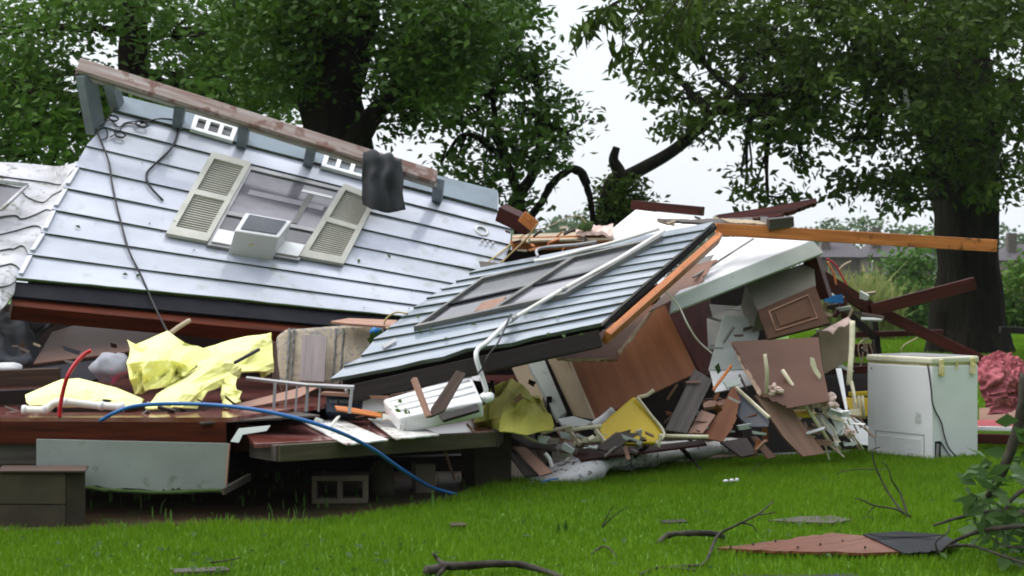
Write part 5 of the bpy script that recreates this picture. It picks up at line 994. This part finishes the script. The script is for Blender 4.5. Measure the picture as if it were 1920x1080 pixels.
part('vent_grille', fz, join(*[bxx(.12 + .16 * j, .12 + .16 * j + .13, -.004, .0, .05 + .022 * k, .058 + .022 * k) for j in range(3) for k in range(6)]), 'appliance')
part('grille_frame', fz, join(bxx(.08, .60, -.003, 0, .205, .209), bxx(.08, .084, -.003, 0, .02, .205), bxx(.596, .60, -.003, 0, .02, .205)), 'greyboard')
part('rating_label', fz, bxx(.115, .175, -.003, 0, .30, .385), MAT('label_grey', (.36, .40, .40), (.55, .58, .57), scale=(60, 60, 60), lo=.45, hi=.55, rough=.6))
part('compressor_opening', fz, join(bxx(-.003, 0, .03, .10, .01, .16)), 'tarp')
part('compressor_can', fz, tube([O + v_ * .05 + Z_ * .01 - u_ * .004, O + v_ * .06 + Z_ * .14 - u_ * .004], .014, 8, 0), 'greyboard')
for a, c in ((.05, .73), (.10, .03)): part('screw', fz, ball(O + u_ * (lu - a) - v_ * .003 + Z_ * c, .006, .006, .008), 'dgrey')
part('power_cord', fz, tube([O + v_ * a - u_ * b + Z_ * z for a, b, z in ((-.01, -.04, .79), (-.012, -.02, .70), (-.012, .0, .58), (-.01, .01, .48), (.03, .012, .40), (.07, .012, .35), (.10, .012, .30), (.13, .014, .2), (.18, .016, .10), (.26, .03, .02))], .006, 6), 'black', smooth=True)
part('power_cord', fz, tube([O + v_ * a - u_ * b + Z_ * z for a, b, z in ((.10, .005, .15), (.13, .014, .10), (.17, .02, .05), (.2, .03, .015))], .006, 6), 'black', smooth=True)
# pink insulation and items behind the freezer
one('pink_insulation', 'torn pink insulation batt hanging on the rafter end right of the freezer', 'insulation', sheet([[P(1838, 690, 14.3), P(1862, 668, 14.3), P(1900, 676, 14.3), P(1960, 720, 14.3)], [P(1842, 715, 14.1), P(1866, 705, 14.0), P(1905, 708, 14.1), P(1960, 750, 14.1)], [P(1850, 750, 14.1), P(1872, 740, 14.0), P(1900, 742, 14.1), P(1950, 765, 14.1)], [P(1862, 772, 14.1), P(1874, 776, 14.0), P(1892, 768, 14.1), P(1930, 772, 14.1)]], 80, 70, .04, .05, 15, 3), 'pink')
board('red_board', 'red and white panel lying on the grass right of the freezer', 'panel', [(1830, 788, 14.6), (1925, 786, 14.6), (1960, 800, 14.2), (1830, 800, 14.2)], 'redpaint', .03)
pbeam('white_plank', 'white trim board in front of the red panel', 'trim', (1826, 803, 14.0), (1990, 806, 14.0), .05, .035, 'white')
pbeam('low_board', 'dark red board lying under the white trim', 'board', (1820, 822, 13.95), (1980, 824, 14.0), .10, .08, 'redwood')
board('tan_scrap', 'tan board behind the red panel', 'board', [(1836, 765, 15.0), (1960, 755, 15.0), (1960, 788, 14.8), (1836, 788, 14.8)], 'tan', .02)
pbeam('fence_rail', 'dark rail in the grass beyond the big trunk', 'rail', (1875, 618, 30), (1990, 624, 30), .15, .12, 'darkwood')

# ------------------------------------------------------------------ foreground litter on the lawn
def twig(label, lines, mat='twig', name='fallen_twig', grp='broken twigs on the lawn', cat='twig'):
    gs = []
    for ln in lines: gs.append(tube([P(*q[:3]) for q in ln[0]], ln[1], 7, 4, ln[2], rough=.5))
    return one(name, label, cat, join(*gs), mat, grp, smooth=True)
gd = lambda x, y, h=0.02: tuple([x, y, (EYE - h) * F / (y - 520)])   # point on the ground seen at (x, y)
twig('thick dark forked branch lying at the bottom centre of the lawn', [([gd(800, 1072, .05), gd(835, 1062, .06), gd(880, 1060, .07), gd(940, 1056, .08), gd(990, 1062, .06), gd(1040, 1078, .03), gd(1075, 1095, .02)], .024, .014), ([gd(838, 1064, .06), (822, 1050, 8.2), (812, 1038, 8.2)], .014, .008), ([gd(835, 1062, .06), gd(815, 1085, .02)], .018, .01)], name='fallen_branch', cat='branch', grp='fallen branches on the lawn')
twig('long bare twig rising to the right beside the rust brown board', [([gd(1235, 1065), gd(1290, 1062), gd(1322, 1055, .03), (1345, 1005, 8.9), (1380, 985, 8.9), (1420, 965, 8.9), (1450, 940, 9.0)], .012, .004), ([(1390, 980, 8.9), (1410, 985, 8.9), (1418, 996, 8.9)], .006, .003), ([(1420, 965, 8.9), (1440, 963, 8.9), (1455, 960, 8.9)], .005, .003), ([gd(1200, 1078), gd(1240, 1064), gd(1305, 1070)], .011, .008)])
twig('thick curved dark branch piece left of the long twig', [([gd(1235, 1020), gd(1248, 1006, .05), gd(1275, 1000, .08), gd(1310, 1000, .08), gd(1345, 1002, .06), gd(1356, 1008, .02)], .017, .017)], name='fallen_branch', cat='branch', grp='fallen branches on the lawn')
twig('bare upright twig cluster in front of the freezer', [([(1702, 970, 10.0), (1680, 945, 10.1), (1655, 905, 10.2), (1640, 870, 10.2), (1636, 845, 10.2), (1650, 838, 10.2)], .008, .003), ([(1702, 970, 10.0), (1690, 930, 10.1), (1672, 900, 10.1), (1664, 875, 10.1), (1652, 866, 10.1)], .007, .003), ([(1708, 970, 10.0), (1680, 955, 10.0), (1640, 948, 10.0), (1618, 938, 10.0), (1602, 934, 10.0)], .008, .003), ([(1640, 880, 10.2), (1610, 880, 10.2), (1580, 884, 10.2), (1568, 890, 10.2)], .004, .002), ([(1640, 948, 10.0), (1628, 962, 10.0), (1622, 975, 10.0)], .004, .002)])
twig('forked twig left of the middle of the lawn', [([gd(1128, 990), (1150, 968, 9.6), (1180, 948, 9.6)], .005, .002), ([gd(1128, 990), (1140, 965, 9.6), (1150, 948, 9.6)], .004, .002)])
twig('small arched twig near the bottom of the lawn', [([gd(1100, 1045), gd(1128, 1025, .05), gd(1145, 1030, .05), gd(1158, 1048)], .006, .003)])
twig('grey lichen covered stick lying against the padded sheet', [([(1278, 840, 12.4), (1298, 862, 12.4), (1320, 888, 12.3)], .018, .008)])
twig('short dark twig on the upper lawn', [([gd(1398, 890), gd(1412, 882, .03), (1424, 868, 12.6)], .007, .004)])
twig('short dark stick at the left of the lawn', [([gd(250, 1035), gd(268, 1020)], .006, .003)])
twig('flat twig over the bark strip at the lower left', [([gd(395, 1055, .04), gd(430, 1050, .04), gd(452, 1045, .05)], .005, .003), ([gd(432, 1062), (438, 1045, 8.7)], .004, .002)])
def strip(label, pts, mat, name='bark_strip', cat='bark', z=.03, th=.012): return one(name, label, cat, slab([G(x, y, z) for x, y in pts], th, jag=list(range(len(pts))), amp=.008, steps=5, seed=len(label)), mat, 'bark strips on the lawn')
strip('grey bark strip at the lower left of the lawn', [(320, 1066), (420, 1062), (432, 1068), (330, 1073)], 'greydark')
strip('mossy bark strip in the middle of the right lawn', [(1440, 975), (1500, 968), (1560, 966), (1600, 974), (1560, 980), (1480, 978)], 'greydark')
strip('small dark bark piece left of the forked twig', [(1238, 975), (1280, 973), (1290, 978), (1242, 980)], 'darkwood')
strip('dark shingle strip at the bottom edge of the lawn', [(1370, 1078), (1605, 1076), (1620, 1086), (1375, 1090)], 'tarp')
strip('small brown bark scrap near the porch deck', [(842, 980), (870, 978), (875, 984), (845, 986)], 'brownwood')
one('plastic_crumb', 'white foam crumb on the upper lawn', 'crumb', join(*[ball(G(x, y, .04), .018, .014, .012, 8, 6, .6, x) for x, y in ((1372, 901), (1382, 900), (1360, 902))]), 'white', smooth=True)
bd = thing('siding_sheet', 'rust brown splintered board with black tar paper lying on the lawn', 'board', G(1560, 1020))
part('board', bd, slab([G(1345, 1027, .045), G(1470, 1012, .05), G(1560, 999, .06), G(1640, 1006, .06), G(1700, 1034, .045), G(1640, 1036, .045), G(1500, 1034, .045), G(1400, 1030, .045)], .015, jag=[0, 1, 5, 6], amp=.02, steps=8), wood('rust_board', (.085, .024, .010), (.15, .055, .03), rough=.3))
part('tar_paper', bd, slab([G(1618, 1001, .07), G(1700, 999, .085), G(1775, 1005, .07), G(1800, 1020, .06), G(1745, 1034, .05), G(1695, 1037, .05)], .006, jag=[3, 4], amp=.015), 'tarp')
part('tar_fold', bd, slab([G(1625, 1000, .09), G(1690, 996, .11), G(1770, 1002, .09), G(1740, 1006, .09), G(1650, 1006, .08)], .004), 'tarp')
for i in range(9):
    x = 1370 + i * 42; part('nail', bd, ball(G(x, 1026 - (i % 3) * 6, .055), .006, .006, .008), 'black')
# leafy branch lower right
lb = thing('leafy_branch', 'broken leafy branch lying in the lower right corner of the lawn', 'branch', G(1870, 1010))
bl_ = [([(1925, 700, 8.6), (1912, 790, 8.6), (1890, 860, 8.65), (1868, 905, 8.7), (1850, 935, 8.8)], .034, .020), ([(1960, 965, 8.5), (1900, 962, 8.6), (1850, 960, 8.8), (1800, 970, 9.0), (1750, 985, 9.1)], .022, .006), ([(1990, 980, 8.0), (1900, 988, 8.2), (1840, 995, 8.3), (1790, 1015, 8.4), (1758, 1040, 8.6), (1750, 1052, 8.6)], .014, .007),
       ([(1758, 1040, 8.5), (1755, 1015, 8.5), (1775, 1000, 8.6), (1780, 985, 8.7)], .006, .003), ([(1780, 1025, 8.4), (1820, 1023, 8.4), (1860, 1035, 8.2), (1930, 1060, 8.0)], .009, .006), ([(1850, 1000, 8.3), (1880, 1022, 8.2), (1930, 1028, 8.1)], .006, .004), ([(1970, 900, 8.6), (1910, 925, 8.6), (1880, 960, 8.6)], .014, .01)]
part('stem', lb, join(*[tube([P(*q) for q in l[0]], l[1], 8, 5, l[2], rough=.4) for l in bl_]), 'twig', smooth=True)
r_ = np.random.default_rng(12); hc = []
for (x, y, rx, ry, k) in ((1890, 900, 50, 50, 8), (1900, 960, 55, 40, 11), (1860, 980, 45, 30, 6), (1910, 1010, 40, 30, 7), (1930, 860, 40, 60, 6), (1850, 915, 30, 30, 5)):
    for j in range(k): hc.append(tuple(P(x + r_.uniform(-rx, rx), y + r_.uniform(-ry, ry), 8.55 + r_.uniform(-.35, .35))))
V, T, rn = leafcloud(np.array(hc), .035, 4, .13, r_, droop=.2, aspect=.48)
rawmesh('foliage', V, T, LEAF('branch_leaf', (.03, .07, .016), (.08, .14, .045), rough=.35), rn, lb, tuple(lb.location)).location = (0, 0, 0)
part('curled_leaf', lb, slab([P(1812, 940, 8.7), P(1830, 927, 8.7), P(1845, 942, 8.7), P(1842, 960, 8.7), P(1815, 958, 8.7)], .01), 'black')
one('dead_leaf', 'upright dark leaf blade pair on the lawn', 'leaf', join(slab([P(1042, 1000, 9.5), P(1047, 978, 9.5), P(1052, 1000, 9.5)], .004)[0], slab([P(1056, 998, 9.5), P(1061, 972, 9.5), P(1066, 998, 9.5)], .004)[0]), LFM)

# ------------------------------------------------------------------ haze
hz = bpy.data.materials.new('haze'); hz.use_nodes = True; t_ = hz.node_tree; t_.nodes.remove(t_.nodes['Principled BSDF'])
pv_ = t_.nodes.new('ShaderNodeVolumePrincipled'); pv_.inputs['Color'].default_value = (.86, .90, .95, 1); pv_.inputs['Density'].default_value = .0002; pv_.inputs['Anisotropy'].default_value = .2
t_.links.new(pv_.outputs[0], t_.nodes['Material Output'].inputs['Volume'])
b4 = [(-640, -30, -1), (640, -30, -1), (640, 335, -1), (-640, 335, -1)]
one('haze', 'thin pale haze fading the far trees', 'haze', hexa([Vector(q) for q in b4], [Vector((q[0], q[1], 16)) for q in b4]), hz, kind='stuff')
